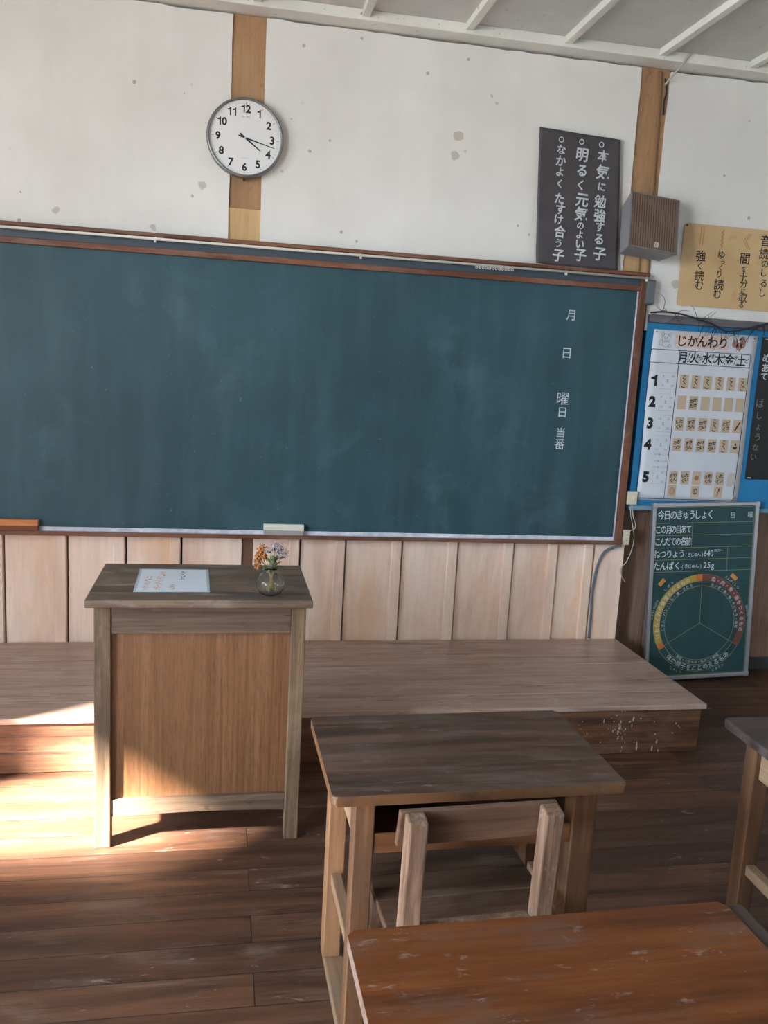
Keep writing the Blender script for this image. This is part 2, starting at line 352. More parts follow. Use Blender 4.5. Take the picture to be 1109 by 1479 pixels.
# front wall: backing and three plaster panels between the posts
struct(B('trim_3', M_DARK, None, (XL, 2.046, .032, .12, .0, ZC), (2.0461, XR, .032, .12, .93, ZC), (2.0461, XR, .131, .2, 0, .93), bev=0))
def plaster_panel(bm, x0, x1, z0, z1, seed):
    rnd = random.Random(seed); nx, nz = max(6, int((x1 - x0) / .06)), 20; g = []
    for i in range(nx + 1):
        row = []
        for j in range(nz + 1):
            ex = (rnd.random() - .5) * .005 if i in (0, nx) else 0; ez = (rnd.random() - .5) * .007 if j == nz else 0
            y = -.003 * math.sin(i * .5 + seed) * math.sin(j * .4 + 1) - (.004 * (rnd.random() > .5) if (i in (0, nx) or j == nz) else 0)
            row.append(bm.verts.new((x0 + (x1 - x0) * i / nx + ex, y, z0 + (z1 - z0) * j / nz + ez)))
        g.append(row)
    for i in range(nx):
        for j in range(nz): bm.faces.new([g[i][j], g[i + 1][j], g[i + 1][j + 1], g[i][j + 1]])
    rim = [g[i][0] for i in range(nx + 1)] + [g[nx][j] for j in range(1, nz + 1)] + [g[i][nz] for i in range(nx - 1, -1, -1)] + [g[0][j] for j in range(nz - 1, 0, -1)]
    bk = [bm.verts.new((v.co.x, .031, v.co.z)) for v in rim]; rim = [bm.verts.new(v.co) for v in rim]; n = len(rim)
    for i in range(n): bm.faces.new([rim[i], bk[i], bk[(i + 1) % n], rim[(i + 1) % n]])
bm = bmesh.new(); plaster_panel(bm, XL, .008, .75, 2.998, 1); plaster_panel(bm, .150, 1.895, .75, 2.996, 2); plaster_panel(bm, 2.040, XR, 1.8, 2.994, 3)
w_ = finish('wall_front', bm, MP, smooth=True); struct(w_)
struct(B('trim_12', plain('brown_gap_board', '#6a4a38', .8), None, (.1, .165, .012, .031, .2, .73), bev=0))
struct(B('trim_4', W_POST, None, (.004, .154, .008, .031, 2.21, 3.004), bev=.002))
struct(B('trim_5', W_POST_PALE, None, (.004, .154, .007, .031, 1.95, 2.2095), bev=.002))
struct(B('trim_6', W_POST, None, (1.891, 2.044, .008, .031, 2.17, 3.004), bev=.002))
struct(B('trim_7', W_POST_PALE, None, (1.891, 2.044, .007, .031, 1.9, 2.1695), bev=.002))
# wainscot below the blackboard: boards with raised strips and dark gaps
seams = [-2.3, -2.03, -1.76, -1.49, -1.22, -.95, -.678, -.421, -.171, .108, .383, .6025, .8814, 1.165, 1.4555, 1.691, 1.885]
bm = bmesh.new(); prev = XL
for s_ in seams:
    if abs(s_ - .108) < .001: box(bm, prev, s_ - .002, 0, .031, .0, .735, bev=.001); prev = s_ + .052; continue
    box(bm, prev, s_ - .003, 0, .031, .0, .735, bev=.001)
    box(bm, s_ - .055, s_ - .004, -.019, 0.001, .0, .735, bev=.006, seg=3)
    prev = s_ + .004
box(bm, 1.889, 2.045, -.02, .031, 0, .735, bev=.002)
struct(finish('trim_8', bm, W_PANEL))
# side wall of boards right of the platform, set back
bm = bmesh.new()
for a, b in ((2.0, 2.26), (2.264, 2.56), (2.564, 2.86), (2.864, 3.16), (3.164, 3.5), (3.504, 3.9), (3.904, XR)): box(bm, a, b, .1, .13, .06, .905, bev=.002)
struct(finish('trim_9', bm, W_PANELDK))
struct(B('baseboard_front', plain('blue_grey_skirting', '#3a3f42', .6), None, (2.06, XR, .085, .1, 0, .07), bev=.003))
# left wall with its two window bays, right and rear walls
bm = bmesh.new()
ys = sorted([YB, .12] + [v for b in BAYS for v in b])
box(bm, XL - .12, XL, YB, .12, 0, SILL); box(bm, XL - .12, XL, YB, .12, HEAD, ZC)
box(bm, XL - .12, XL, ys[4], .12, SILL, HEAD); box(bm, XL - .12, XL, ys[2], ys[3], SILL, HEAD); box(bm, XL - .12, XL, YB, ys[1], SILL, HEAD)
struct(finish('wall_left', bm, MP))
struct(B('wall_right', MP, None, (XR, XR + .1, YB, .12, 0, ZC), bev=0))
struct(B('wall_rear', MP, None, (XL, XR, YB - .1, YB, 0, ZC), bev=0))
WF = plain('window_frame_paint', '#cfcac0', .5)
for i, (a, b) in enumerate(BAYS):
    f = [(XL - .09, XL - .04, a, a + .04, SILL, HEAD), (XL - .09, XL - .04, b - .04, b, SILL, HEAD), (XL - .09, XL - .04, a, b, SILL, SILL + .05), (XL - .09, XL - .04, a, b, HEAD - .05, HEAD)]
    n = 1 if i == 0 else 2
    for kk in range(1, n): y = a + (b - a) * kk / n; f.append((XL - .09, XL - .04, y - .025, y + .025, SILL, HEAD))
    struct(B('window_%d' % (i + 1), WF, None, *f, bev=.003))
struct(B('added_sun_eave', plain('added_eave_brown', '#6b5f52', .8), None, (XL - 1.2, XL - .12, YB, .6, 2.83, 2.93), bev=0))   # unseen eave, added over the windows to stop the higher sun rays

bm = bmesh.new(); prism(bm, [(-1.45, 0), (-3.62, 3.0), (-3.72, 3.0), (-3.72, 0)], 0, -3.55, -3.4)
struct(finish('added_sun_blocker', bm, plain('sun_blocker_brown', '#7a6d5e', .8)))       # unseen sloping wedge outside, added to shape the sun patch's front edge

# ------------------------------------------------------------------ teaching platform
t = thing('teaching_platform', 'long low wooden teaching platform below the big green blackboard', 'platform', (-.3, -.45, 0))
def L(o_, *b): return tuple(v - o for v, o in zip(b, (o_[0], o_[0], o_[1], o_[1], o_[2], o_[2])))
O = (-.3, -.45, 0)
for a, b in ((-.898, -.748), (-.744, -.388), (-.384, -.022)):
    B('deck_board', W_PLAT, t, L(O, -2.64, 2.047, a, b, .197, .219), bev=.003)
B('front_board', W_PLATF, t, L(O, -2.62, 2.03, -.885, -.863, .002, .1965), bev=.002)
B('end_board', W_PLATF, t, L(O, 2.005, 2.03, -.862, -.03, .002, .1965), bev=.002)
bm = bmesh.new(); rnd = random.Random(3)
for i in range(70):
    cx, cz = rnd.gauss(1.67, .035), .1 + rnd.gauss(0, .05)
    if rnd.random() < .3: cx = rnd.choice((1.43, 1.83, 1.5, 1.92)) + rnd.gauss(0, .01)
    cz = min(.19, max(.01, cz)); r = abs(rnd.gauss(.0015, .0010)) + .0006; hz = r * rnd.choice((1, 1, 1, 2.2, 4))
    hz = min(hz, cz - .004, .192 - cz)
    pts = [(cx + r * math.cos(a * math.pi / 4), cz + hz * math.sin(a * math.pi / 4)) for a in range(8)]
    prism(bm, [(p[0] - O[0], p[1]) for p in pts], 1, -.885 - O[1] - .0006, -.885 - O[1] + .0002)
o = finish('paint_spatter', bm, plain('old_white_paint', '#a9a49d', .6), t); lab(o, 'white paint drips on the dark front board'); o['kind'] = 'stuff'

# ------------------------------------------------------------------ blackboard
t = thing('blackboard', 'large dark green blackboard in a brown wooden frame across the front wall', 'blackboard', (.2, 0, .75)); O = (.2, 0, .75)
bx0, bx1 = -1.62, 2.017
surf = B('writing_surface', M_BOARD, t, L(O, bx0 + .02, 1.99, -.014, -.004, .755, 1.99), bev=0)
B('frame_top', W_FRAME, t, L(O, bx0, bx1, -.034, -.004, 1.982, 2.008), bev=.003)
B('frame_side', W_FRAMEV, t, L(O, 1.984, bx1, -.036, -.004, .728, 2.055), bev=.003)
B('frame_side', W_FRAMEV, t, L(O, bx0, bx0 + .033, -.036, -.004, .728, 2.055), bev=.003)
B('header_board', plain('slate_blue_paint', '#3d4a55', .55), t, L(O, bx0 + .034, 1.983, -.02, -.004, 2.0085, 2.052), bev=0)
B('cap_ledge', W_FRAME, t, L(O, bx0, bx1 + .004, -.045, -.002, 2.052, 2.069), bev=.003)
bm = bmesh.new(); box(bm, *L(O, bx0, 2.0, -.055, -.004, .728, .738), bev=.002); box(bm, *L(O, bx0, 2.005, -.062, -.054, .728, .747), bev=.002)
finish('chalk_tray', bm, W_FRAME, t)
def dusty():
    q = NT('chalk_dust', .9, .1); c = q.coord((1, 1, 1)); q.col(q.ramp(q.noise(c, 14, 6, .7), [(.3, '#a9abb6'), (.7, '#e6e4ea')])); return q.m
o = B('tray_lining', dusty(), t, L(O, bx0 + .034, 1.983, -.0535, -.0145, .7382, .7425), L(O, bx0 + .034, 1.983, -.0168, -.0142, .7425, .760), bev=.001); lab(o, 'pale ledge covered in chalk dust')
o = B('trim_strip', dusty(), t, L(O, 1.9770, 1.9835, -.0175, -.0142, .760, 1.98), bev=0); lab(o, 'narrow strip with chalk dust along the right edge')
bm = bmesh.new()
tube(bm, [(bx0 - .2, -.056, 1.292), (2.004 - .2, -.056, 1.292)], .006, 8)
rail = finish('curtain_rail', bm, M_WHITE, t, smooth=True); lab(rail, 'white curtain rail along the top')
for gx in (-1.2, -.3, .6, 1.585, 1.999):
    B('rail_bracket', M_WHITE, rail, (gx - .203, gx - .197, -.056, -.040, 1.283, 1.30), (gx - .204, gx - .196, -.062, -.050, 1.277, 1.288), bev=0)
for i in range(12):
    bm = bmesh.new(); gx = 1.145 + i * .0158 - .2
    pts = [(gx + .005 * math.cos(a * math.pi / 6), -.056, 1.281 + .005 * math.sin(a * math.pi / 6)) for a in range(13)]
    tube(bm, pts, .0017, 6); finish('glider', bm, M_WHITE, rail, smooth=True)
BB = [('月', 1.644, 1.847, 0.053), ('日', 1.641, 1.666, 0.055), ('曜', 1.641, 1.446, 0.067), ('日', 1.645, 1.379, 0.053), ('当', 1.646, 1.28, 0.053), ('番', 1.645, 1.223, 0.058)]
for c, x, z, h in BB:
    bm = bmesh.new(); put(bm, c, x - .2, z - .75, h * .9, -.0148); finish('painted_character', bm, M_CHALK, surf, keep=True)

# erasers on the tray
def eraser(name, x0, x1, mtop, mfelt, label, z=.7435):
    t = thing(name, label, 'eraser', ((x0 + x1) / 2, -.0357, z)); hw = (x1 - x0) / 2; d = .0165
    B('felt', mfelt, t, (-hw, hw, -d, d, 0, .024), bev=.004)
    bm = bmesh.new(); prism(bm, [(-d, .0242), (d, .0242), (d, .040), (d - .007, .052), (-d + .007, .052), (-d, .040)], 0, -hw - .001, hw + .001, bev=.002); finish('back', bm, mtop, t)
eraser('blackboard_eraser', -.965, -.795, wood('eraser_wood', '#a5623a', '#c27a4a', '#cd8b5a', rough=.6), plain('orange_brown_felt', '#7a4a33', .95), 'orange-brown wooden blackboard eraser at the left end of the chalk tray')
eraser('blackboard_eraser', .205, .392, plain('pale_eraser_paint', '#d8d6c8', .5), plain('grey_felt', '#a39a96', .95), 'white blackboard eraser on the chalk tray above the dried flowers')

# ------------------------------------------------------------------ wall clock
cx, cz = .0722, 2.4955; R = .1655
t = thing('wall_clock', 'round white wall clock with a grey rim hung on the left wooden post', 'clock', (cx, -.004, cz))
bm = bmesh.new(); lathe(bm, [(R * .93, 0), (R * .99, .006), (R, .03), (R * .985, .042), (R * .955, .046), (R * .93, .044), (R * .925, .036)], 72, axis='y', close=False); finish('rim', bm, M_STEEL, t, smooth=True)
bm = bmesh.new(); lathe(bm, [(R * .93, .0), (R * .93, .032)], 72, axis='y'); dial = finish('dial', bm, plain('clock_dial', '#dedede', .5), t)
bm = bmesh.new()
for i in range(60):
    a = math.radians(6 * i); l = .055 if i % 5 == 0 else .035; ww = .0018 if i % 5 == 0 else .0008
    quad(bm, R * (.875 - l) * math.sin(a), R * (.875 - l) * math.cos(a), R * .875 * math.sin(a), R * .875 * math.cos(a), ww, -.0323)
finish('minute_marks', bm, M_BLACK, dial, keep=True)
for n in range(1, 13):
    bm = bmesh.new()
    a = math.radians(30 * n); s = str(n); px, pz = R * .70 * math.sin(a), R * .72 * math.cos(a)
    def num(ch, x_): one(bm, x_, pz, R * .205, -.0323, R * .036) if ch == '1' else put(bm, ch, x_, pz, R * .205, -.0323, bold=.035)
    if len(s) == 1: num(s, px)
    else:
        num(s[0], px - R * .064); num(s[1], px + R * .064)
    finish('numeral', bm, M_BLACK, dial, keep=True)
bm = bmesh.new()
for i, c in enumerate('SEIKO'): put(bm, c, (i - 2) * .0075, R * .52, .0052, -.0323, bold=.01, sx=1.3)
for i, c in enumerate('QUARTZ'): put(bm, c, (i - 2.5) * .0055, -R * .50, .003, -.0323, sx=1.2)
finish('dial_lettering', bm, plain('dial_grey_ink', '#55565a', .6), dial, keep=True)
def hand(name, ang, ln, tail, w0, w1, y):
    bm = bmesh.new(); a = math.radians(ang); u = Vector((math.sin(a), 0, math.cos(a))); n = Vector((math.cos(a), 0, -math.sin(a)))
    P = [u * -tail - n * w0, u * -tail + n * w0, u * ln + n * w1, u * ln - n * w1]
    hexa(bm, [(p.x, y, p.z) for p in P] + [(p.x, y - .0012, p.z) for p in P]); finish(name, bm, M_BLACK, t)
hand('hour_hand', 126, R * .50, R * .17, .0034, .0020, -.0345); hand('minute_hand', 104.5, R * .79, R * .18, .0032, .0012, -.0365)
bm = bmesh.new(); lathe(bm, [(.0045, .0325), (.0045, .0395)], 16, axis='y'); finish('hub', bm, plain('hub_grey', '#bdbdbd', .4), t)
B('hanging_clip', M_BLACK, t, (-.005, .005, -.02, -.003, -R - .008, -R + .002), bev=.001)

# ------------------------------------------------------------------ motto banner
BAN = [('○', 1.514, 2.632, 0.026), ('な', 1.518, 2.588, 0.046), ('か', 1.521, 2.539, 0.05), ('よ', 1.52, 2.491, 0.043), ('く', 1.523, 2.438, 0.043), ('た', 1.529, 2.373, 0.05), ('す', 1.538, 2.325, 0.05), ('け', 1.534, 2.279, 0.047), ('合', 1.545, 2.225, 0.061), ('う', 1.542, 2.172, 0.041), ('子', 1.547, 2.116, 0.061), ('○', 1.614, 2.632, 0.026), ('明', 1.622, 2.575, 0.066), ('る', 1.627, 2.506, 0.054), ('く', 1.627, 2.441, 0.05), ('元', 1.641, 2.375, 0.064), ('気', 1.642, 2.312, 0.071), ('の', 1.644, 2.259, 0.034), ('よ', 1.645, 2.22, 0.041), ('い', 1.65, 2.176, 0.041), ('子', 1.657, 2.126, 0.062), ('○', 1.713, 2.629, 0.026), ('本', 1.726, 2.58, 0.057), ('気', 1.731, 2.508, 0.073), ('に', 1.733, 2.443, 0.04), ('勉', 1.732, 2.377, 0.064), ('強', 1.737, 2.313, 0.065), ('す', 1.742, 2.262, 0.048), ('る', 1.743, 2.206, 0.052), ('子', 1.754, 2.138, 0.066)]
t = thing('motto_banner', 'dark grey banner with white brushed Japanese characters, left of the loudspeaker', 'banner', (1.63, -.02, 2.07))
def byd(u, v):   # gentle creases running in from the lower corners
    d1 = abs((v * .6) - (u * .42) * 1.1); d2 = abs((v * .6) - ((1 - u) * .42) * .8)
    return -.006 - .006 * math.exp(-(d1 / .03) ** 2) * math.exp(-((v * .6) / .18) ** 2) - .005 * math.exp(-(d2 / .03) ** 2) * math.exp(-((v * .6) / .12) ** 2) + .0015 * math.sin(u * 9 + v * 3)
bm = bmesh.new(); nx, nz = 28, 40; g = []
for i in range(nx + 1):
    g.append([])
    for j in range(nz + 1):
        u, v = i / nx, j / nz
        X = (1.44 * (1 - u) + 1.856 * u) * (1 - v) + (1.407 * (1 - u) + 1.81 * u) * v; Z = (2.074 * (1 - u) + 2.072 * u) * (1 - v) + (2.679 * (1 - u) + 2.662 * u) * v
        g[-1].append(bm.verts.new((X - 1.63, byd(u, v), Z - 2.07)))
for i in range(nx):
    for j in range(nz): bm.faces.new([g[i][j], g[i + 1][j], g[i + 1][j + 1], g[i][j + 1]])
q = NT('banner_cloth', .6, .3); c_ = q.coord((1, 1, 1)); q.col(q.ramp(q.noise(c_, 4, 5, .6), [(.3, '#464246'), (.7, '#545053')]))
o = finish('cloth', bm, q.m, t, smooth=True); md = o.modifiers.new('thickness', 'SOLIDIFY'); md.thickness = .0015; md.offset = -1
bm = None
for c, x, z, h in BAN + [(None, 0, 0, 0)]:
    if c in ('○', None):
        if bm: finish('lettering_column', bm, M_CHALK, o, keep=True)
        if c is None: break
        bm = bmesh.new()
    if c == '○': arc(bm, x - 1.63, z - 2.07, h * .33, h * .5, 0, 360, -.0145, 20)
    else: put(bm, c, x - 1.63, z - 2.07, h * .92, -.0145, bold=.022, rot=-.05)

# ------------------------------------------------------------------ loudspeaker
t = thing('wall_loudspeaker', 'grey boxy loudspeaker with a brown ribbed front on the right wooden post', 'loudspeaker', (1.957, -.152, 2.279), (math.radians(-15), math.radians(5), 0))
bm = bmesh.new(); hw, hh = .124, .134
hexa(bm, [(-hw, 0, -hh), (hw, 0, -hh), (hw - .02, .125, -hh + .015), (-hw + .02, .125, -hh + .015), (-hw, 0, hh), (hw, 0, hh), (hw - .02, .125, hh - .015), (-hw + .02, .125, hh - .015)], .003)
finish('cabinet', bm, plain('speaker_grey_paint', '#8b8a8e', .5), t)
B('front_frame', plain('speaker_frame_grey', '#6f6968', .5), t, (-hw, hw, -.006, 0, hh - .008, hh), (-hw, hw, -.006, 0, -hh, -hh + .008), (-hw, -hw + .008, -.006, 0, -hh, hh), (hw - .008, hw, -.006, 0, -hh, hh), bev=.0015)
bm = bmesh.new()
box(bm, -hw + .009, hw - .009, -.002, -.0003, -hh + .009, hh - .009)
finish('grille_backing', bm, plain('dark_grille_backing', '#33271f', .9), t); bm = bmesh.new()
n = 19
for i in range(n):
    x = -hw + .015 + (2 * hw - .030) * i / (n - 1); box(bm, x - .0045, x + .0045, -.0042, -.002, -hh + .009, hh - .009)
gr = finish('grille', bm, plain('brown_grille_cloth', '#715d50', .8), t)
bd = B('badge', M_WHITE, gr, (.006, .024, -.0062, -.0045, -hh + .018, -hh + .042), bev=.001)
bm = bmesh.new(); quad(bm, .011, -hh + .022, .011, -hh + .038, .003, -.0066)
for zz in (.022, .030, .038): quad(bm, .011, -hh + zz, .020, -hh + zz, .002, -.0066)
quad(bm, .019, -hh + .030, .019, -hh + .038, .002, -.0066)
finish('badge_mark', bm, M_INK, t, keep=True)
B('mount_bracket', M_GREY, t, (-.05, .05, .1, .13, -.03, .03), (-.02, .02, .12, .175, -.02, .02), bev=.002)

# ------------------------------------------------------------------ junction box, conduits, cables, switch, outlet
def cable(name, pts, r, mat, label, cat='cable', group=None):
    bm = bmesh.new(); tube(bm, smoothpath(pts), r, 8); return tag(finish(name, bm, mat, None, smooth=True), label, cat, group)
t = thing('junction_box', 'grey box on the wall just right of the blackboard top corner', 'electrical box', (2.03, -.018, 1.98))
B('housing', plain('old_grey_box', '#55585e', .6), t, (-.022, .024, -.03, .017, -.058, .058), bev=.005)
B('cover', plain('old_grey_cover', '#62656b', .5), t, (-.018, .020, -.034, -.0305, -.05, .05), bev=.0015)
M_COND = plain('painted_conduit', '#8d6f50', .6)
cable('conduit', [(2.020, -.006, 2.045), (2.020, -.006, 2.12), (2.018, -.006, 2.22)], .0065, M_COND, 'thin painted pipe running from under the loudspeaker into the grey box', 'pipe')
cable('conduit', [(1.975, -.004, 2.072), (1.976, -.004, 2.12), (1.972, -.004, 2.2)], .004, M_COND, 'thinner left pipe on the pale post below the loudspeaker', 'pipe')
cable('conduit', [(1.99, -.003, 2.99), (1.998, -.003, 2.85), (2.004, -.003, 2.66), (2.012, -.003, 2.42)], .0045, plain('brown_conduit', '#7b5b3e', .6), 'thin brown pipe down the right wooden post above the loudspeaker', 'pipe')
M_CREAM = plain('cream_cable', '#b5ada2', .6)
cable('white_cable', [(2.075, -.112, 3.045), (2.056, -.106, 3.02), (2.035, -.10, 2.985), (2.02, -.05, 2.955), (2.012, -.012, 2.93)], .005, M_CREAM, 'short white cable coming out of the ceiling above the right post')
cable('black_cable', [(2.012, -.006, 2.96), (2.024, -.008, 2.90), (2.018, -.006, 2.86), (2.022, -.006, 2.80)], .004, M_INK, 'black cable stub beside the top of the right post')
M_BLUEGREY = plain('blue_grey_cable', '#56606b', .6)
cable('grey_cable', [(2.012, -.05, .724), (1.975, -.045, .712), (1.93, -.034, .683), (1.905, -.030, .62), (1.893, -.028, .54), (1.888, -.028, .45), (1.893, -.028, .35), (1.893, -.028, .225)], .0065, M_BLUEGREY, 'blue-grey cable hanging from the lower right blackboard corner to the platform')
cable('wire', [(2.06, -.012, .93), (2.06, -.02, .88), (2.075, -.02, .83), (2.092, -.02, .76), (2.085, -.02, .69), (2.06, -.025, .63), (2.03, -.03, .60), (2.04, -.03, .56), (2.068, -.02, .525)], .0022, M_CREAM, 'long loose pale wire dangling below the light switch', 'wire')
cable('wire', [(2.066, -.012, .93), (2.07, -.03, .87), (2.085, -.035, .83), (2.082, -.03, .805), (2.05, -.03, .795)], .0022, M_CREAM, 'short pale wire looping from the light switch down to the socket', 'wire')
t = thing('light_switch', 'small cream light switch at the lower left corner of the paper timetable', 'switch', (2.055, -.0205, .965))
pl = B('plate', plain('cream_plastic', '#d3c9b2', .4), t, (-.028, .028, -.008, .008, -.034, .034), bev=.003)
B('rocker', plain('cream_rocker', '#e2dac6', .35), pl, (-.002, .014, -.0125, -.0082, -.012, .012), bev=.0015)
t = thing('wall_socket', 'small cream socket plate at the lower right corner of the blackboard', 'socket', (2.036, -.0395, .762))
B('plate', plain('cream_plastic_old', '#c8bea8', .4), t, (-.012, .020, -.005, .019, -.038, .038), bev=.003)
bm = bmesh.new(); lathe(bm, [(.003, .0052), (.003, .0062)], 10, axis='y', c=(.004, 0, .015)); lathe(bm, [(.003, .0052), (.003, .0062)], 10, axis='y', c=(.004, 0, -.015)); finish('screw', bm, plain('rusty_screw', '#6b4a35', .6), t)

# ------------------------------------------------------------------ blue notice board
q = NT('blue_felt_board', .75, .25); c_ = q.coord((1, 1, 1)); q.col(q.ramp(q.noise(c_, 3, 5, .6), [(.3, '#26709f'), (.7, '#2e7fae')]))
t = thing('notice_board', 'blue notice board right of the blackboard behind the paper timetable', 'notice board', (2.05, 0, .91))
B('board', q.m, t, (0.001, 1.35, -.004, .09, .015, .93), bev=.001)
B('top_ledge', wood('grey_ledge_wood', '#4d474a', '#69646a', '#7d7a80', rough=.7), t, (0.001, 1.35, -.03, .03, .93, .968), bev=.004)
B('bottom_rail', plain('pale_blue_paint', '#6f93a6', .6), t, (0.001, 1.35, -.016, .09, -.008, .0148), bev=.003)
# dry twigs over the ledge
bm = bmesh.new(); rnd = random.Random(11)
main = smoothpath([(2.0485, -.030, 1.885), (2.11, -.036, 1.892), (2.20, -.04, 1.888), (2.29, -.042, 1.87), (2.38, -.044, 1.848), (2.45, -.046, 1.82), (2.52, -.046, 1.825), (2.60, -.044, 1.848), (2.70, -.04, 1.872), (2.85, -.04, 1.885)], 6)
tube(bm, main, .0042, 7)
for i in range(40):
    p = Vector(main[rnd.randrange(6, len(main) - 2)]); d = Vector((rnd.uniform(-1, 1), rnd.uniform(-.25, .1), rnd.choice((-1, -1, .55)) * rnd.uniform(.3, 1))).normalized(); pts = [p]; l = rnd.uniform(.03, .14)
    for k in range(5):
        d = (d + Vector((rnd.uniform(-.5, .5), rnd.uniform(-.12, .08), rnd.uniform(-.4, .3)))).normalized(); q_ = pts[-1] + d * l / 5; q_.y = min(max(q_.y, -.06), -.034); pts.append(q_)
    tube(bm, pts, .0016, 5, taper=.0008)
tag(finish('dry_vine', bm, plain('dry_bark', '#2f2a2c', .8), None, smooth=True), 'thin dry vine trailing along the ledge above the blue notice board', 'vine')

# ------------------------------------------------------------------ paper timetable
t = thing('timetable_poster', 'white paper timetable with rows of small cards pinned on the blue notice board', 'poster', (2.365, -.006, 1.385))
def paper_sheet(bm, x0, x1, z0, z1, wob=.003, nx=16, nz=24, edge=.004, ph=0):
    g = []
    for i in range(nx + 1):
        g.append([])
        for j in range(nz + 1):
            u, v = i / nx, j / nz; e = edge * math.sin(v * 7 + ph) if i in (0, nx) else 0
            g[-1].append(bm.verts.new((x0 + (x1 - x0) * u + e, -wob * (.5 + .5 * math.sin(u * 5 + v * 4 + ph)), z0 + (z1 - z0) * v)))
    for i in range(nx):
        for j in range(nz): bm.faces.new([g[i][j], g[i + 1][j], g[i + 1][j + 1], g[i][j + 1]])
bm = bmesh.new(); paper_sheet(bm, -.278, .293, -.430, .424, wob=.0015)
q = NT('poster_paper', .7, .3); c_ = q.coord((1, 1, 1)); q.col(q.ramp(q.noise(c_, 3, 5, .6), [(.3, '#c2c5cc'), (.7, '#cfd2d8')]))
o = finish('sheet', bm, q.m, t, smooth=True); md = o.modifiers.new('thickness', 'SOLIDIFY'); md.thickness = .0006; md.offset = 1
X0, Z0 = 2.365, 1.385; Y1 = -.0026
TT = [('T0', 2.246, 1.76, 0.053), ('T1', 2.302, 1.761, 0.053), ('T2', 2.356, 1.762, 0.054), ('T3', 2.413, 1.761, 0.054), ('T4', 2.471, 1.762, 0.047)]
bm = bmesh.new(); prism(bm, rrect(2.205 - X0, 2.50 - X0, 1.728 - Z0, 1.796 - Z0, .006), 1, Y1 + .0004, Y1 + .0001); lab(finish('title_band', bm, plain('faded_pink_paper', '#d3b9b0', .7), t), 'faded pink band behind the title')
bm = bmesh.new()
for (k, x, z, h), c in zip(TT, 'じかんわり'): put(bm, c, x - X0, z - Z0, .06, Y1 - .0008, bold=.02, em=True)
for c, x in zip('月火水木金土', (2.262, 2.329, 2.396, 2.463, 2.524, 2.588)): put(bm, c, x - X0 - .006, 1.681 - Z0, .06, Y1, bold=.022, em=True, sx=.85)
for cs, x in zip(('げつ', 'か', 'すい', 'もく', 'きん', 'ど'), (2.262, 2.329, 2.396, 2.463, 2.524, 2.588)):
    for i, c in enumerate(cs): put(bm, c, x - X0 + .026, 1.681 - Z0 + (.012 if len(cs) > 1 else 0) - i * .026, .026, Y1, em=True, bold=.015)
for i, z in enumerate((1.56, 1.454, 1.346, 1.239, 1.073)): one(bm, 2.119 - X0, z - Z0, .056, Y1, .013) if i == 0 else put(bm, '12345'[i], 2.119 - X0 + (.008 if i == 4 else 0), z - Z0, .056, Y1, bold=.06)
finish('printed_characters', bm, M_INK, t, keep=True)
bm = bmesh.new(); tk = .003; xs0, xs1, zb0, zt0 = 2.083 - X0, 2.632 - X0, .962 - Z0, 1.713 - Z0
for s in ((xs0 + .01, zt0, xs1 - .01, zt0), (xs0, zt0 - .01, xs0, zb0 + .01), (xs1, zt0 - .01, xs1, zb0 + .01), (xs0 + .01, zb0, xs1 - .01, zb0), (xs0, 1.648 - Z0, xs1, 1.648 - Z0), (2.24 - X0, zt0, 2.24 - X0, zb0)): quad(bm, *s, tk, Y1)
for cx_, cz_, a in ((xs0 + .01, zt0 - .01, 270), (xs1 - .01, zt0 - .01, 0), (xs1 - .01, zb0 + .01, 90), (xs0 + .01, zb0 + .01, 180)): arc(bm, cx_, cz_, .01 - tk / 2, .01 + tk / 2, a, a + 90, Y1, 6)
finish('table_lines', bm, M_INK, t, keep=True)
bm = bmesh.new(); times = [('8', '45', '9', '30'), ('9', '35', '10', '20'), ('10', '35', '11', '20'), ('11', '25', '12', '10'), ('1', '45', '2', '30')]
for tm, z in zip(times, (1.56, 1.454, 1.346, 1.239, 1.073)):
    for s, x, dz in ((tm[0], 2.165, .024), (tm[1], 2.213, .024), (tm[2], 2.165, -.024), (tm[3], 2.213, -.024)):
        for i, c in enumerate(s): put(bm, c, x + i * .009 - X0, z + dz - Z0, .012, Y1)
    put(bm, 's', 2.19 - X0, z - Z0, .016, Y1)
for z in (1.19, 1.155, 1.125):
    for i in range(7): put(bm, '時限・一二三'[i % 6], 2.165 + i * .0115 - X0, z - Z0, .009, Y1)
for z in (1.60, 1.52, 1.495, 1.413, 1.388, 1.305, 1.285, 1.20, 1.105, 1.04): quad(bm, 2.15 - X0, z - Z0, 2.236 - X0, z - Z0, .0008, Y1)
finish('printed_times', bm, plain('faint_grey_ink', '#8b8f98', .7), t, keep=True)
# the two line-drawn animals beside the title
def ell(bm, cx, cz, a, b, t_=.0012, a0=0, a1=360, y=Y1):
    n = 20; P = [(cx + a * math.cos(math.radians(a0 + (a1 - a0) * i / n)), cz + b * math.sin(math.radians(a0 + (a1 - a0) * i / n))) for i in range(n + 1)]
    for p, q_ in zip(P, P[1:]): quad(bm, p[0], p[1], q_[0], q_[1], t_, y)
bm = bmesh.new(); bx, bz = 2.158 - X0, 1.762 - Z0
ell(bm, bx, bz + .008, .022, .019); ell(bm, bx - .019, bz + .024, .008, .008); ell(bm, bx + .019, bz + .024, .008, .008); ell(bm, bx, bz + .002, .008, .006)
ell(bm, bx - .008, bz + .011, .0015, .002); ell(bm, bx + .008, bz + .011, .0015, .002); ell(bm, bx + .002, bz - .022, .02, .014); ell(bm, bx - .026, bz - .016, .009, .014); ell(bm, bx + .022, bz - .03, .009, .007)
finish('bear_drawing', bm, plain('brown_line_ink', '#4a3c38', .7), t, keep=True)
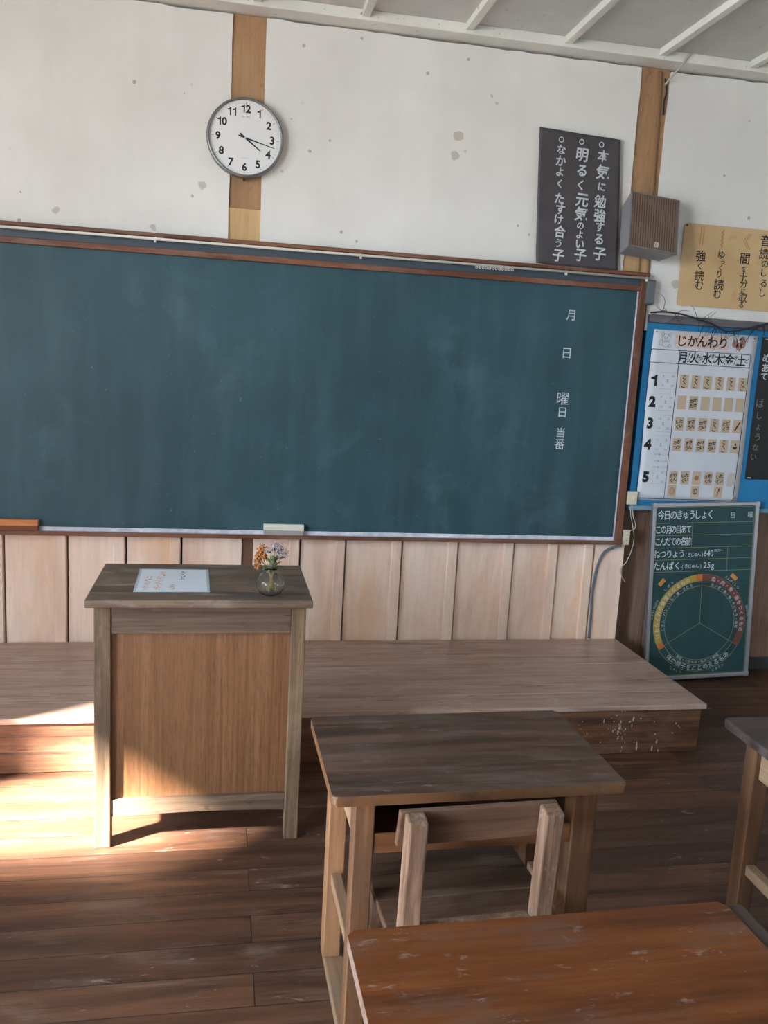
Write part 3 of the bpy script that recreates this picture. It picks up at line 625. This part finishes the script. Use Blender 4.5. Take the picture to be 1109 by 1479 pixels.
bm = bmesh.new(); bx = 2.562 - X0
def blob(cx, cz, a, b, y=Y1): prism(bm, [(cx + a * math.cos(k * math.pi / 10), cz + b * math.sin(k * math.pi / 10)) for k in range(20)], 1, y, y + .0003)
blob(bx - .024, bz - .002, .018, .017); blob(bx - .002, bz - .012, .017, .02); blob(bx + .018, bz + .006, .016, .026); blob(bx - .032, bz + .016, .005, .007); blob(bx - .018, bz + .018, .005, .007)
finish('squirrel_drawing', bm, plain('faded_brown_print', '#a5786a', .7), t)
bm = bmesh.new()
for k in range(4): ell(bm, bx + .016 - k * .003, bz + .008, .024 - k * .005, .028 - k * .004, .0022, 10, 150, Y1 - .0004)
ell(bm, bx - .006, bz - .034, .008, .006, y=Y1 - .0004); ell(bm, bx - .028, bz + .002, .002, .003, y=Y1 - .0004)
finish('squirrel_lines', bm, plain('dark_brown_ink', '#3a2a2c', .7), t, keep=True)
bm = bmesh.new(); prism(bm, [(2.588 - X0, 1.105 - Z0), (2.628 - X0, 1.112 - Z0), (2.628 - X0, 1.05 - Z0), (2.61 - X0, 1.032 - Z0), (2.582 - X0, 1.04 - Z0)], 1, Y1, Y1 + .0003)
lab(finish('paper_stain', bm, plain('yellowed_paper', '#bab5aa', .8), t), 'yellowed stain near the lower right corner')
def pins(t, pts, mat=M_INK, r=.0035):
    for x, y, z in pts:
        bm = bmesh.new(); lathe(bm, [(r, 0), (r, .002), (r * .6, .004)], 12, axis='y', c=(x, y, z)); finish('pin', bm, mat, t, smooth=False)
pins(t, [(-.262, -.0022, .412), (.276, -.0022, .410)])
# subject cards
CARD = [plain('card_tan', '#bca68e', .8), plain('card_pink_tan', '#bfa690', .8), plain('card_olive_tan', '#b8a58d', .8)]
zr = [1.562, 1.457, 1.349, 1.244, 1.075, 1.004]; xc = [2.279, 2.344, 2.409, 2.475, 2.540, 2.604]
rows = [['こくご'] * 6, ['', 'かきかた', '', '', '', ''], ['たいいく', 'さんすう', 'せいかつ', 'こくご', 'どうとく', '*pencil'], ['がっかつ', 'さんすう', 'せいかつ', 'せいかつ', 'こくご', '*bird'], ['おんがく', 'たいいく', '*face', 'おんがく', 'たいいく', None], ['*sheet', None, '*knot', None, '*brush', None]]
days = ['Monday', 'Tuesday', 'Wednesday', 'Thursday', 'Friday', 'Saturday']
for ri, row in enumerate(rows):
    for ci, s in enumerate(row):
        if s is None: continue
        rowname = ('lesson row %d' % (ri + 1)) if ri < 5 else 'the bottom picture row'
        kind = 'blank' if s == '' else ('picture' if s.startswith('*') else 'handwritten')
        hh = .034 if ri < 5 else .031
        tt = thing('subject_card', 'small beige %s card in the %s column, %s of the paper timetable' % (kind, days[ci], rowname), 'card', (xc[ci], -.0092, zr[ri]), group='subject cards on the timetable')
        B('card', CARD[(ri + ci) % 3], tt, (-.0235, .0235, 0, .0004, -hh, hh), bev=0)
        if s == '': continue
        bm = bmesh.new(); y = -.0008
        if s == '*pencil': quad(bm, -.012, -.022, .013, .022, .007, y)
        elif s == '*bird': prism(bm, [(-.013, -.004), (-.004, -.014), (.010, -.012), (.013, .004), (.004, -.002), (-.004, -.001)], 1, y, y + .0002); prism(bm, [(0, .004), (.007, .006), (.006, .018), (-.003, .016)], 1, y, y + .0002)
        elif s == '*face': arc(bm, 0, 0, .0, .013, 0, 360, y, 18)
        elif s == '*sheet': ell(bm, 0, 0, .012, .018, .004, y=y); ell(bm, 0, -.002, .005, .01, .002, y=y)
        elif s == '*knot': ell(bm, 0, 0, .012, .013, .003, y=y); ell(bm, .003, .004, .007, .012, .002, 20, 300, y=y); ell(bm, -.003, -.004, .006, .006, .002, y=y)
        elif s == '*brush': quad(bm, -.006, -.02, .004, .018, .003, y); ell(bm, .005, .014, .004, .007, .003, y=y)
        elif len(s) == 3:
            for i, c in enumerate(s): put(bm, c, 0, .021 - i * .021, .024, y, em=True, bold=.03)
        else:
            for i, c in enumerate(s): put(bm, c, (.0095 if i < 2 else -.0095), .014 - (i % 2) * .024 - (.006 if i > 1 else 0), .023, y, em=True, bold=.03)
        m_ = M_INK if s not in ('*face', '*sheet') else plain('faded_card_print', '#9c7055', .8)
        finish('picture' if s.startswith('*') else 'writing', bm, m_, tt, keep=True)

# ------------------------------------------------------------------ yellow reading-marks poster
YEL = [('強', 2.294, 2.173, 0.054), ('く', 2.294, 2.126, 0.037), ('読', 2.297, 2.08, 0.051), ('む', 2.302, 2.034, 0.044), ('ゆ', 2.404, 2.187, 0.04), ('っ', 2.415, 2.152, 0.017), ('く', 2.407, 2.125, 0.031), ('り', 2.403, 2.095, 0.034), ('読', 2.408, 2.044, 0.055), ('む', 2.404, 1.998, 0.041), ('間', 2.533, 2.178, 0.055), ('を', 2.534, 2.128, 0.027), ('十', 2.535, 2.093, 0.048), ('分', 2.543, 2.059, 0.042), ('に', 2.544, 2.022, 0.024), ('取', 2.547, 1.989, 0.045), ('る', 2.543, 1.954, 0.028), ('音', 2.634, 2.272, 0.057), ('読', 2.634, 2.21, 0.054), ('の', 2.646, 2.161, 0.034), ('し', 2.646, 2.119, 0.037), ('る', 2.652, 2.068, 0.038), ('し', 2.652, 2.021, 0.038)]
t = thing('reading_poster', 'yellowed poster with black brushed Japanese writing right of the loudspeaker', 'poster', (2.45, -.008, 2.13)); X0, Z0 = 2.45, 2.13
bm = bmesh.new()
pts = rrect(2.192 - X0, 2.80 - X0, 1.932 - Z0, 2.323 - Z0, .012); prism(bm, pts, 1, -.0018, .0006)
q = NT('yellowed_paper_poster', .7, .3); c_ = q.coord((1, 1, 1)); b_ = q.ramp(q.noise(c_, 3, 6, .6), [(.3, '#c2a277'), (.7, '#cfb48b')]); q.col(q.mix(q.ramp(q.noise(c_, 9, 5, .6), [(.6, 0.), (.7, .4)]), b_, '#a8845c'))
sheet = finish('sheet', bm, q.m, t)
for a_, b_ in ((0, 4), (4, 10), (10, 17), (17, 23)):
    bm = bmesh.new()
    for c, x, z, h in YEL[a_:b_]: put(bm, c, x - X0, z - Z0, h * .98, -.0024, bold=.013)
    finish('lettering_column', bm, M_INK, sheet, keep=True)
M_OR = plain('orange_marker', '#b5845a', .7)
bm = bmesh.new()
for dx in (-.007, .007): quad(bm, 2.288 + dx - X0, 2.222 - Z0, 2.288 + dx - X0, 2.312 - Z0, .005, -.0024)
lab(finish('orange_mark', bm, M_OR, sheet, keep=True), 'double upright orange line')
bm = bmesh.new(); P = [(2.398 + .006 * math.sin(i * 1.2) - X0, 2.305 - i * .0035 - Z0) for i in range(25)]
for a, b in zip(P, P[1:]): quad(bm, *a, *b, .006, -.0024)
lab(finish('orange_mark', bm, M_OR, sheet, keep=True), 'wavy orange line')
bm = bmesh.new()
for dx in (0, .012): quad(bm, 2.515 + dx - X0, 2.262 - Z0, 2.542 + dx - X0, 2.298 - Z0, .004, -.0024); quad(bm, 2.515 + dx - X0, 2.262 - Z0, 2.542 + dx - X0, 2.224 - Z0, .004, -.0024)
lab(finish('orange_mark', bm, M_OR, sheet, keep=True), 'double orange chevron')
pins(t, [(2.203 - X0, -.002, 2.312 - Z0)], plain('rusty_pin', '#3a2a22', .5), .005)

# ------------------------------------------------------------------ black paper sheet
t = thing('black_paper_sheet', 'black sheet with pale handwriting on the blue notice board at the photo edge', 'sheet', (2.9, -.007, 1.44)); X0, Z0 = 2.9, 1.44
B('sheet', plain('black_card', '#1c1b1c', .6), t, (2.686 - X0, 3.12 - X0, -.001, .001, 1.078 - Z0, 1.805 - Z0), bev=0)
bm = bmesh.new()
for c, x, z, h in [('め', 2.716, 1.702, 0.041), ('あ', 2.717, 1.653, 0.042), ('て', 2.715, 1.609, 0.034)]: put(bm, c, x - X0 + .006, z - Z0, h, -.0014, bold=.015)
finish('bold_writing', bm, M_CHALK, t, keep=True)
bm = bmesh.new()
for c, x, z, h in [('は', 2.711, 1.472, 0.042), ('し', 2.716, 1.41, 0.035), ('ょ', 2.717, 1.35, 0.028), ('う', 2.72, 1.298, 0.036), ('な', 2.716, 1.245, .034), ('い', 2.712, 1.195, 0.028)]: put(bm, c, x - X0 + .008, z - Z0, h, -.0014)
finish('thin_writing', bm, plain('grey_chalk', '#7d7d78', .8), t, keep=True)
for x0_, x1_, z0_ in ((2.70, 2.73, 1.795), (2.70, 2.72, 1.083)): B('tape', M_WHITE, t, (x0_ - X0, x1_ - X0, -.002, -.0011, z0_ - Z0, z0_ + .005 - Z0), bev=0)

# ------------------------------------------------------------------ school lunch menu chalkboard, leaning
th = math.radians(-2.3)
t = thing('menu_board', 'small green chalkboard with a circle chart leaning below the blue notice board', 'chalkboard', (2.203, -.068, .003), (0, th, 0))
t.rotation_euler = (Matrix.Rotation(math.radians(-2.0), 3, 'X') @ Matrix.Rotation(th, 3, 'Y')).to_euler()
Wm, Hm, fr = .60, .94, .020
menu = B('panel', M_MENU, t, (fr - .004, Wm - fr + .004, -.004, .006, fr - .004, Hm - fr + .004), bev=0)
for nm, b in (('frame_side', (0, fr, -.012, .012, .0, Hm)), ('frame_side', (Wm - fr, Wm, -.012, .012, 0, Hm)), ('frame_rail', (fr, Wm - fr, -.012, .012, 0, fr)), ('frame_rail', (fr, Wm - fr, -.012, .012, Hm - fr, Hm))):
    B(nm, M_METAL, t, b, bev=.003)
B('corner_cap', M_METAL, t, (-.002, .026, -.0145, .0145, -.002, .026), bev=.003); B('corner_cap', M_METAL, t, (Wm - .026, Wm + .002, -.0145, .0145, -.002, .026), bev=.003)
B('corner_cap', M_METAL, t, (-.002, .026, -.0145, .0145, Hm - .026, Hm + .002), bev=.003); B('corner_cap', M_METAL, t, (Wm - .026, Wm + .002, -.0145, .0145, Hm - .026, Hm + .002), bev=.003)
u0 = fr; v0 = fr; yb = -.0046
bm = bmesh.new()
def ml(s, x, z, pitch, h, bold=.01, sx=None):
    b_ = bmesh.new(); line_text(b_, s, u0 + x, v0 + z, h, pitch, yb, sx=sx or 1., bold=bold); finish('lettering_line', b_, M_CHALK, menu, keep=True)
ml('今日のきゅうしょく', .012, .858, .0345, .052, sx=.78)
put(bm, '日', u0 + .434, v0 + .851, .034, yb, em=True); put(bm, '曜', u0 + .535, v0 + .853, .034, yb, em=True)
ml('この月の目あて', .004, .783, .0284, .047, sx=.72); ml('こんだての名前', .004, .720, .0284, .047, sx=.72)
ml('ねつりょう', .0, .655, .0345, .046, sx=.85); ml('(きじゅん)', .172, .65, .0185, .026, bold=.004, sx=.9); ml('640', .281, .655, .0182, .046, sx=.75); ml('カロリー', .337, .667, .0135, .018, bold=0)
ml('たんぱく', .0, .592, .0385, .046, sx=.9); ml('(きじゅん)', .155, .588, .0205, .026, bold=.004, sx=.9); ml('25g', .282, .592, .0215, .046, sx=.85)
def arctext(s, r, a0, a1, h, flip=False, bold=.0):
    n = len(s)
    for i, c in enumerate(s):
        a = a0 + (a1 - a0) * (i + .5) / n; ar = math.radians(a)
        put(bm, c, u0 + .281 + r * math.sin(ar), v0 + .281 + r * math.cos(ar), h, yb - .0008, rot=-ar + (math.pi if flip else 0), em=True, bold=bold)
arctext('血・肉・骨・歯をつくるもの', .243, 12, 104, .026); arctext('はたらく力や体温となるもの', .243, -108, -16, .026)
arctext('体の調子をととのえるもの', .243, 226, 134, .032, True, .004)
arctext('たいず・魚・卵・牛にゅう・海草', .212, 14, 100, .019); arctext('ごはん・パン・いも・油・さとう', .212, -100, -14, .019); arctext('野菜・くだもの・色のこい野菜', .212, 215, 145, .019, True)
arctext('たんぱくしつ', .278, 28, 50, .017); arctext('カルシウム', .278, 72, 85, .016); arctext('しぼう', .278, -50, -35, .016); arctext('とうすいかぶつ', .278, -84, -62, .017); arctext('ビタミン', .278, 162, 146, .017, True); arctext('むきしつ', .278, 214, 198, .017, True)
finish('painted_lettering', bm, M_CHALK, menu, keep=True)
bm = bmesh.new(); tk = .0018
for s in ((0, .816, .56, .816), (0, .752, .56, .752), (0, .687, .56, .687), (0, .624, .56, .624), (0, .561, .56, .561), (.208, .816, .208, .687), (.417, .687, .417, .561), (.004, .004, .556, .004), (.004, .896, .556, .896), (.004, .004, .004, .896), (.556, .004, .556, .896)):
    quad(bm, u0 + s[0], v0 + s[1], u0 + s[2], v0 + s[3], tk, yb - .0001)
C0 = (u0 + .281, v0 + .281)
arc(bm, *C0, .199, .201, 0, 360, yb - .0003, 72)
for a in (0, 120, 240): ar = math.radians(a); quad(bm, C0[0], C0[1], C0[0] + .262 * math.sin(ar), C0[1] + .262 * math.cos(ar), tk, yb - .0002)
arc(bm, *C0, .261, .263, 0, 360, yb - .0003, 72); arc(bm, *C0, .225, .227, 120, 240, yb - .0003, 40)
finish('yellow_lines', bm, plain('dull_yellow_line', '#9b9463', .8), menu, keep=True)
bm = bmesh.new(); arc(bm, *C0, .226, .262, -118, -8, yb - .0004); finish('yellow_arc', bm, plain('mustard_arc', '#a38a3c', .7), menu, keep=True)
bm = bmesh.new(); arc(bm, *C0, .226, .262, 0, 120, yb - .0004); finish('red_arc', bm, plain('dull_red_arc', '#6a3c33', .7), menu, keep=True)
bm = bmesh.new(); arc(bm, *C0, .226, .262, -8, 0, yb - .0004, 6); arc(bm, *C0, .226, .262, -122, -114, yb - .00045, 6); finish('orange_arc_ends', bm, plain('orange_arc', '#b8662c', .7), menu, keep=True)
mw = Matrix.Translation(t.location) @ t.rotation_euler.to_matrix().to_4x4()
q = wood('magnet_orange', '#c07b3c', '#d1924f', '#dba765', rough=.6)
for (px, pz, ra, nm) in ((u0 + .052, v0 + .507, math.radians(-48), 'left'), (u0 + .462, v0 + .523, math.radians(42), 'right')):
    o = B('magnet', q, None, (-.021, .021, -.004, 0, -.011, .011), bev=.002)
    o.matrix_world = mw @ Matrix.Translation((px, yb - .0012, pz)) @ Matrix.Rotation(ra, 4, 'Y')
    tag(o, 'small orange magnet at the upper %s of the circle chart on the chalkboard' % nm, 'magnet', 'magnets on the menu chalkboard')

# ------------------------------------------------------------------ lectern
O = (-.048, -1.207, 0)
t = thing('lectern', 'tall old wooden teacher\'s lectern with a plain brown front panel', 'lectern', O)
TZ = .821
bm = bmesh.new(); box(bm, *L(O, -.389, .293, -1.445, -.969, TZ - .025, TZ), bev=.004, seg=3); finish('top', bm, W_LECTOP, t)
for a, b, c, d in ((-.366, -.316, -1.415, -1.365), (.230, .276, -1.415, -1.369), (-.366, -.316, -1.045, -1.0), (.230, .276, -1.045, -1.0)):
    bm = bmesh.new(); box(bm, *L(O, a, b, c, d, 0, TZ - .0255), bev=.003); finish('leg', bm, W_LECFR, t)
B('front_rail', W_LECRAIL, t, L(O, -.3155, .2295, -1.410, -1.385, .706, TZ - .0255), bev=.002)
bm = bmesh.new()
pts = [(-.3155, .160), (.2295, .160)] + [(.2295, .104)] + [(.2295 - .545 * i / 16, .104 + .006 * math.sin(math.pi * i / 16)) for i in range(1, 16)] + [(-.3155, .104)]
prism(bm, [(p[0] - O[0], p[1]) for p in pts], 1, -1.410 - O[1], -1.385 - O[1], bev=.0015); finish('bottom_rail', bm, W_LECRAIL, t)
B('front_panel', W_LECPANEL, t, L(O, -.3155, .2295, -1.394, -1.3852, .1605, .7055), bev=0)
bm = bmesh.new()   # small rounded corners of the panel opening
for sx_, xx in ((1, -.3155), (-1, .2295)):
    r = .014; zt_ = .7055; ptsc = [(xx, zt_), (xx + sx_ * r, zt_)] + [(xx + sx_ * (r - r * math.sin(a * math.pi / 12)), zt_ - r + r * math.cos(a * math.pi / 12)) for a in range(1, 7)]
    prism(bm, [(p[0] - O[0], p[1]) for p in ptsc], 1, -1.409 - O[1], -1.3945 - O[1])
finish('corner_fillet', bm, W_LECRAIL, t)
for a, b in ((-.358, -.348), (.258, .268)): B('side_panel', W_LECPANEL, t, L(O, a, b, -1.3645, -1.0455, .13, TZ - .0255), bev=0)
B('back_rail', W_LECRAIL, t, L(O, -.3155, .2295, -1.03, -1.01, .70, TZ - .0255), bev=.002)
B('inner_shelf', W_DARK, t, L(O, -.3155, .2295, -1.38, -1.05, .52, .535), bev=.001)

# laminated sheet on the lectern
t = thing('laminated_notice', 'laminated white sheet with orange writing lying on the lectern', 'paper', (-.146, -1.202, TZ))
bm = bmesh.new(); hexa(bm, [(-.112, -.149, .0006), (.122, -.146, .0006), (.112, .150, .0006), (-.118, .150, .0006), (-.112, -.149, .0013), (.122, -.146, .0013), (.112, .150, .0013), (-.118, .150, .0013)])
finish('lamination', bm, plain('lamination_film', '#b9c4cc', .2), t)
bm = bmesh.new(); prism(bm, [(-.104, -.139), (.113, -.137), (.104, .142), (-.110, .142)], 2, .0013, .0017); finish('sheet', bm, plain('white_copy_paper', '#d3d7e0', .35), t)
bm = bmesh.new(); rnd = random.Random(5)
def scrib(x, y0, y1, wd, n):
    for i in range(n):
        y = y0 + (y1 - y0) * (i + .5) / n; h = abs(y1 - y0) / n
        for k in range(8):
            ax, ay = x + rnd.uniform(-wd, wd), y + rnd.uniform(-h, h) * .4
            bx_, by_ = (ax + rnd.uniform(-1, 1) * wd, ay) if rnd.random() < .5 else (ax, ay + rnd.uniform(-1, 1) * h * .4)
            d = Vector((bx_ - ax, by_ - ay)); 
            if d.length < .002: continue
            nn = Vector((-d.y, d.x)).normalized() * .0018; vs = [bm.verts.new((p[0], p[1], .0019)) for p in ((ax + nn.x, ay + nn.y), (bx_ + nn.x, by_ + nn.y), (bx_ - nn.x, by_ - nn.y), (ax - nn.x, ay - nn.y))]; bm.faces.new(vs)
scrib(-.078, .05, -.125, .010, 8); scrib(-.040, .115, -.125, .010, 11); scrib(.002, -.06, -.125, .009, 3)
lab(finish('orange_writing', bm, plain('orange_print', '#d08b58', .5), t, keep=True), 'orange columns of writing')
bm = bmesh.new(); scrib(.030, .125, .0, .006, 8); lab(finish('black_writing', bm, plain('black_print', '#3d4a55', .5), t, keep=True), 'dark column of writing')

# ------------------------------------------------------------------ glass vase with dried flowers
VX, VY = .163, -1.372
t = thing('glass_vase', 'small round clear glass vase on the lectern holding dried flowers', 'vase', (VX, VY, TZ + .0005))
bm = bmesh.new()
prof = [(.000, .0), (.022, .0), (.033, .006), (.042, .020), (.0445, .034), (.040, .050), (.030, .064), (.021, .074), (.0195, .080), (.023, .088)]
inner = [(.022, .088), (.0185, .080), (.0200, .0738), (.0290, .0633), (.039, .0495), (.0435, .034), (.0410, .0205), (.032, .007), (.021, .002), (.0, .002)]
lathe(bm, [(max(r, .0002), z) for r, z in prof + inner], 48, close=True)
g_ = NT('vase_glass', .02); g_.b.inputs['Base Color'].default_value = (.99, 1, .99, 1); g_.b.inputs['Transmission Weight'].default_value = 1; g_.b.inputs['IOR'].default_value = 1.3
o = finish('glass_body', bm, g_.m, t, smooth=True)
M_STEM = plain('dry_stem', '#8f8156', .8); M_LEAF = plain('dry_olive_leaf', '#5f6546', .75)
def leaf(bm, base, d, l, wd, droop=.3):
    d = Vector(d).normalized(); s = d.cross(Vector((0, 0, 1)))
    if s.length < .1: s = Vector((1, 0, 0))
    s.normalize(); up = s.cross(d); n = 5; prev = None
    for i in range(n + 1):
        u = i / n; c = Vector(base) + d * l * u - Vector((0, 0, 1)) * droop * l * u * u; ww = wd * math.sin(math.pi * min(.98, u * .9 + .06)); a = bm.verts.new(c + s * ww + up * ww * .3); m = bm.verts.new(c - up * .0004); b = bm.verts.new(c - s * ww + up * ww * .3)
        if prev: bm.faces.new([prev[0], a, m, prev[1]]); bm.faces.new([prev[1], m, b, prev[2]])
        prev = (a, m, b)
def flower(name, label, tips, headfn, headmat, leaves, nstem_c=(0, 0)):
    t = thing(name, label, 'flowers', (VX, VY, TZ + .007))
    bm = bmesh.new(); neck = Vector((nstem_c[0], nstem_c[1], .072)); foot = Vector((nstem_c[0] * 1.5 + .004, nstem_c[1] * 1.5, .002))
    for i, tp in enumerate(tips):
        off = Vector((random.uniform(-.004, .004), random.uniform(-.004, .004), 0)); tube(bm, smoothpath([foot - off * 3 + Vector((-nstem_c[0] * 2.4, 0, 0)), neck + off, Vector(tp)], 5), .0011, 6)
    finish('stem', bm, M_STEM, t, smooth=True)
    bm = bmesh.new()
    for l in leaves: leaf(bm, *l)
    o = finish('leaf', bm, M_LEAF, t, smooth=True); md = o.modifiers.new('th', 'SOLIDIFY'); md.thickness = .0005
    bm = bmesh.new()
    for tp in tips: headfn(bm, Vector(tp))
    finish('bloom', bm, headmat, t, smooth=True)
rf = random.Random(21)
def ballcluster(bm, c):
    for i in range(34):
        v = Vector((rf.gauss(0, 1), rf.gauss(0, 1), rf.gauss(0, 1))).normalized() * rf.uniform(.003, .014); v.z *= 1.1
        bmesh.ops.create_icosphere(bm, subdivisions=1, radius=rf.uniform(.0028, .0042), matrix=Matrix.Translation(c + v))
def statice(bm, c):
    for i in range(44):
        a, e = rf.uniform(0, 6.28), rf.uniform(.1, 1.35); d = Vector((math.cos(a) * math.cos(e), math.sin(a) * math.cos(e), math.sin(e))); p = c - Vector((0, 0, .010)) + d * rf.uniform(.013, .027)
        tube(bm, [c - Vector((0, 0, .010)), p], .0005, 4)
        for k in range(5):
            b = k * 1.257; s = d.cross(Vector((.3, .2, 1))).normalized(); r2 = d.cross(s); q_ = p + (s * math.cos(b) + r2 * math.sin(b)) * .0034 + d * .002
            bm.faces.new([bm.verts.new(p), bm.verts.new(q_ + s * .001), bm.verts.new(q_ - s * .001)])
flower('orange_dried_flowers', 'orange dried flower cluster in the glass vase, left side', [(-.037, -.004, .128), (-.028, .002, .143), (-.041, -.006, .108), (-.026, -.008, .118), (-.044, -.004, .090), (-.038, .004, .118)], ballcluster, plain('dried_orange_petals', '#a56c38', .8),
       [((-.01, -.002, .070), (-.5, -.2, .8), .034, .006, .2), ((-.008, -.004, .03), (-.8, -.2, .4), .024, .009, .2), ((-.01, 0, .062), (-.7, -.3, .3), .03, .007, .5)], (-.007, 0))
q = NT('dried_statice_petals', .8); c_ = q.coord((1, 1, 1)); q.col(q.ramp(q.noise(c_, 160, 2, .5), [(.44, '#4b343c'), (.53, '#d2c8c6')]))
flower('purple_dried_flowers', 'pale purple and white dried flower sprays in the glass vase, right side', [(.012, .002, .145), (.030, .0, .138), (-.004, .006, .136), (.024, -.006, .128), (.036, .004, .120), (.018, .008, .148)], statice, q.m,
       [((.003, 0, .072), (.5, -.2, .8), .04, .007, .1), ((.003, -.003, .07), (-.2, -.5, .8), .032, .008, .3), ((.006, .0, .075), (.9, -.1, .5), .04, .006, .3), ((0, -.003, .085), (.2, -.6, .7), .034, .008, .2), ((.004, -.004, .06), (.6, -.5, .3), .022, .009, .4), ((.01, 0, .10), (.8, 0, .6), .03, .005, .1), ((-.004, 0, .095), (-.4, -.3, .8), .03, .009, .1), ((.004, -.006, .08), (.1, -.5, .9), .045, .012, .2), ((.008, -.004, .085), (.6, -.4, .7), .04, .011, .2), ((-.002, -.006, .074), (-.6, -.4, .5), .035, .011, .4), ((.012, .0, .105), (.5, -.2, .9), .035, .009, .1), ((.006, -.006, .10), (-.1, -.4, .9), .03, .010, .1)], (.006, .002))

# ------------------------------------------------------------------ student desks
DW, DD, DH = .676, .419, .65
def desk(label, loc, rz, m_top, m_front, m_leg=W_LEG, m_edge=None, strip=None, m_backleg=None):
    t = thing('student_desk', label, 'desk', loc, (0, 0, rz), 'old wooden student desks')
    bm = bmesh.new(); prism(bm, rrect(0, DW, 0, DD, .011), 2, DH - .024, DH, bev=.005); finish('top', bm, m_top, t, smooth=False)
    if strip: lab(B('edge_strip', strip, t, (DW + .001, DW + .034, .004, DD - .004, DH - .024, DH - .004), bev=.004), 'dark worn strip along the right edge of the top')
    zt = DH - .0245
    for (x, y, m) in ((.053, .018, m_leg), (DW - .118, .018, m_leg), (.046, DD - .098, m_backleg or W_LEGP), (DW - .095, DD - .098, m_leg)):
        wd = .045 if x < .3 or y > .1 else .058
        bm = bmesh.new(); box(bm, x, x + wd, y, y + .05, .026, zt, bev=.003); finish('leg', bm, m, t)
    for x in (.050, DW - .112):
        B('floor_runner', W_RAILY, t, (x, x + .05, .004, DD - .03, 0, .0255), bev=.003)
    for x in (.058, DW - .088): B('side_stretcher', W_RAILY, t, (x, x + .026, .0685, DD - .0985, .235, .265), bev=.002)
    for x in (.060, DW - .088):
        B('side_apron', W_RAILY, t, (x, x + .018, .0685, DD - .0985, .515, zt), bev=.002)
    for x in (.079,):
        bm = bmesh.new(); prism(bm, [(.0687, .46), (.0687, .50), (.14, .585), (.17, .585)], 0, x, x + .015); finish('corner_brace', bm, W_LEGP, t)
    B('shelf', W_SHELF, t, (.0985, DW - .119, .028, DD - .06, .505, .523), bev=.002)
    B('front_lip', W_SHELF, t, (.0985, DW - .1185, .022, .0275, .500, .548), bev=.002)
    B('shelf_back', W_DARK, t, (.092, DW - .096, DD - .055, DD - .045, .505, zt), bev=.001)
    for x in (.094, DW - .117): B('shelf_side', W_DARK, t, (x, x + .004, .0685, DD - .1, .5235, zt), bev=0)
    return t
desk('brown worn student desk with the chair pushed under it, right of the lectern', (.248, -2.354, 0), .0125, W_DESK, W_LEG)
desk('nearest student desk with the scratched orange top at the bottom of the photo', (.222, -3.205, 0), .0125, W_DESK2, W_LEG, strip=plain('dark_worn_edge', '#3d302b', .6))
desk('dark-topped student desk cut off by the right edge of the photo', (1.366, -2.42, 0), -.03, m_backleg=W_LEG, m_top= wood('blackish_desk_wood', '#2c2220', '#423530', '#564943', rough=.5, wear='#5f5550', wear_amt=.4), m_front=W_LEG)

# ------------------------------------------------------------------ chair
t = thing('student_chair', 'small wooden chair with square posts pushed under the brown desk', 'chair', (.38, -2.46, 0), (0, 0, .04))
def post(x, w_):
    bm = bmesh.new(); hexa(bm, [(x, -.010, .36), (x + w_, -.010, .36), (x + w_, .030, .36), (x, .030, .36), (x, -.028, .655), (x + w_, -.028, .655), (x + w_, .012, .662), (x, .012, .662)], .005)
    finish('back_post', bm, W_CHAIR, t)
    bm = bmesh.new(); box(bm, x, x + w_, -.010, .030, .026, .3595, bev=.003); finish('leg', bm, W_CHAIR, t)
post(.004, .042); post(.298, .042)
bm = bmesh.new(); hexa(bm, [(-.004, .0355, .572), (.342, .0355, .572), (.342, .051, .572), (-.004, .051, .572), (-.004, .014, .660), (.342, .014, .660), (.342, .030, .660), (-.004, .030, .660)], .003); finish('backrest_rail', bm, W_CHAIRX, t)
for i in range(3):
    y0 = .0315 + i * .096; B('seat_board', W_SEAT, t, (-.014, .372, y0, y0 + .0945, .367, .387), bev=.003)
B('seat_rear_rail', W_CHAIR, t, (.0465, .2975, .002, .030, .362, .402), bev=.003)
for x in (.004, .298):
    B('leg', W_CHAIR, t, (x, x + .042, .275, .315, .026, .3665), bev=.003); B('floor_runner', W_CHAIR, t, (x, x + .042, -.02, .34, 0, .0255), bev=.003)
    B('side_stretcher', W_CHAIR, t, (x + .01, x + .032, .0305, .2745, .15, .175), bev=.002)
B('cross_stretcher', W_CHAIR, t, (.0465, .2975, .285, .305, .315, .35), bev=.002)
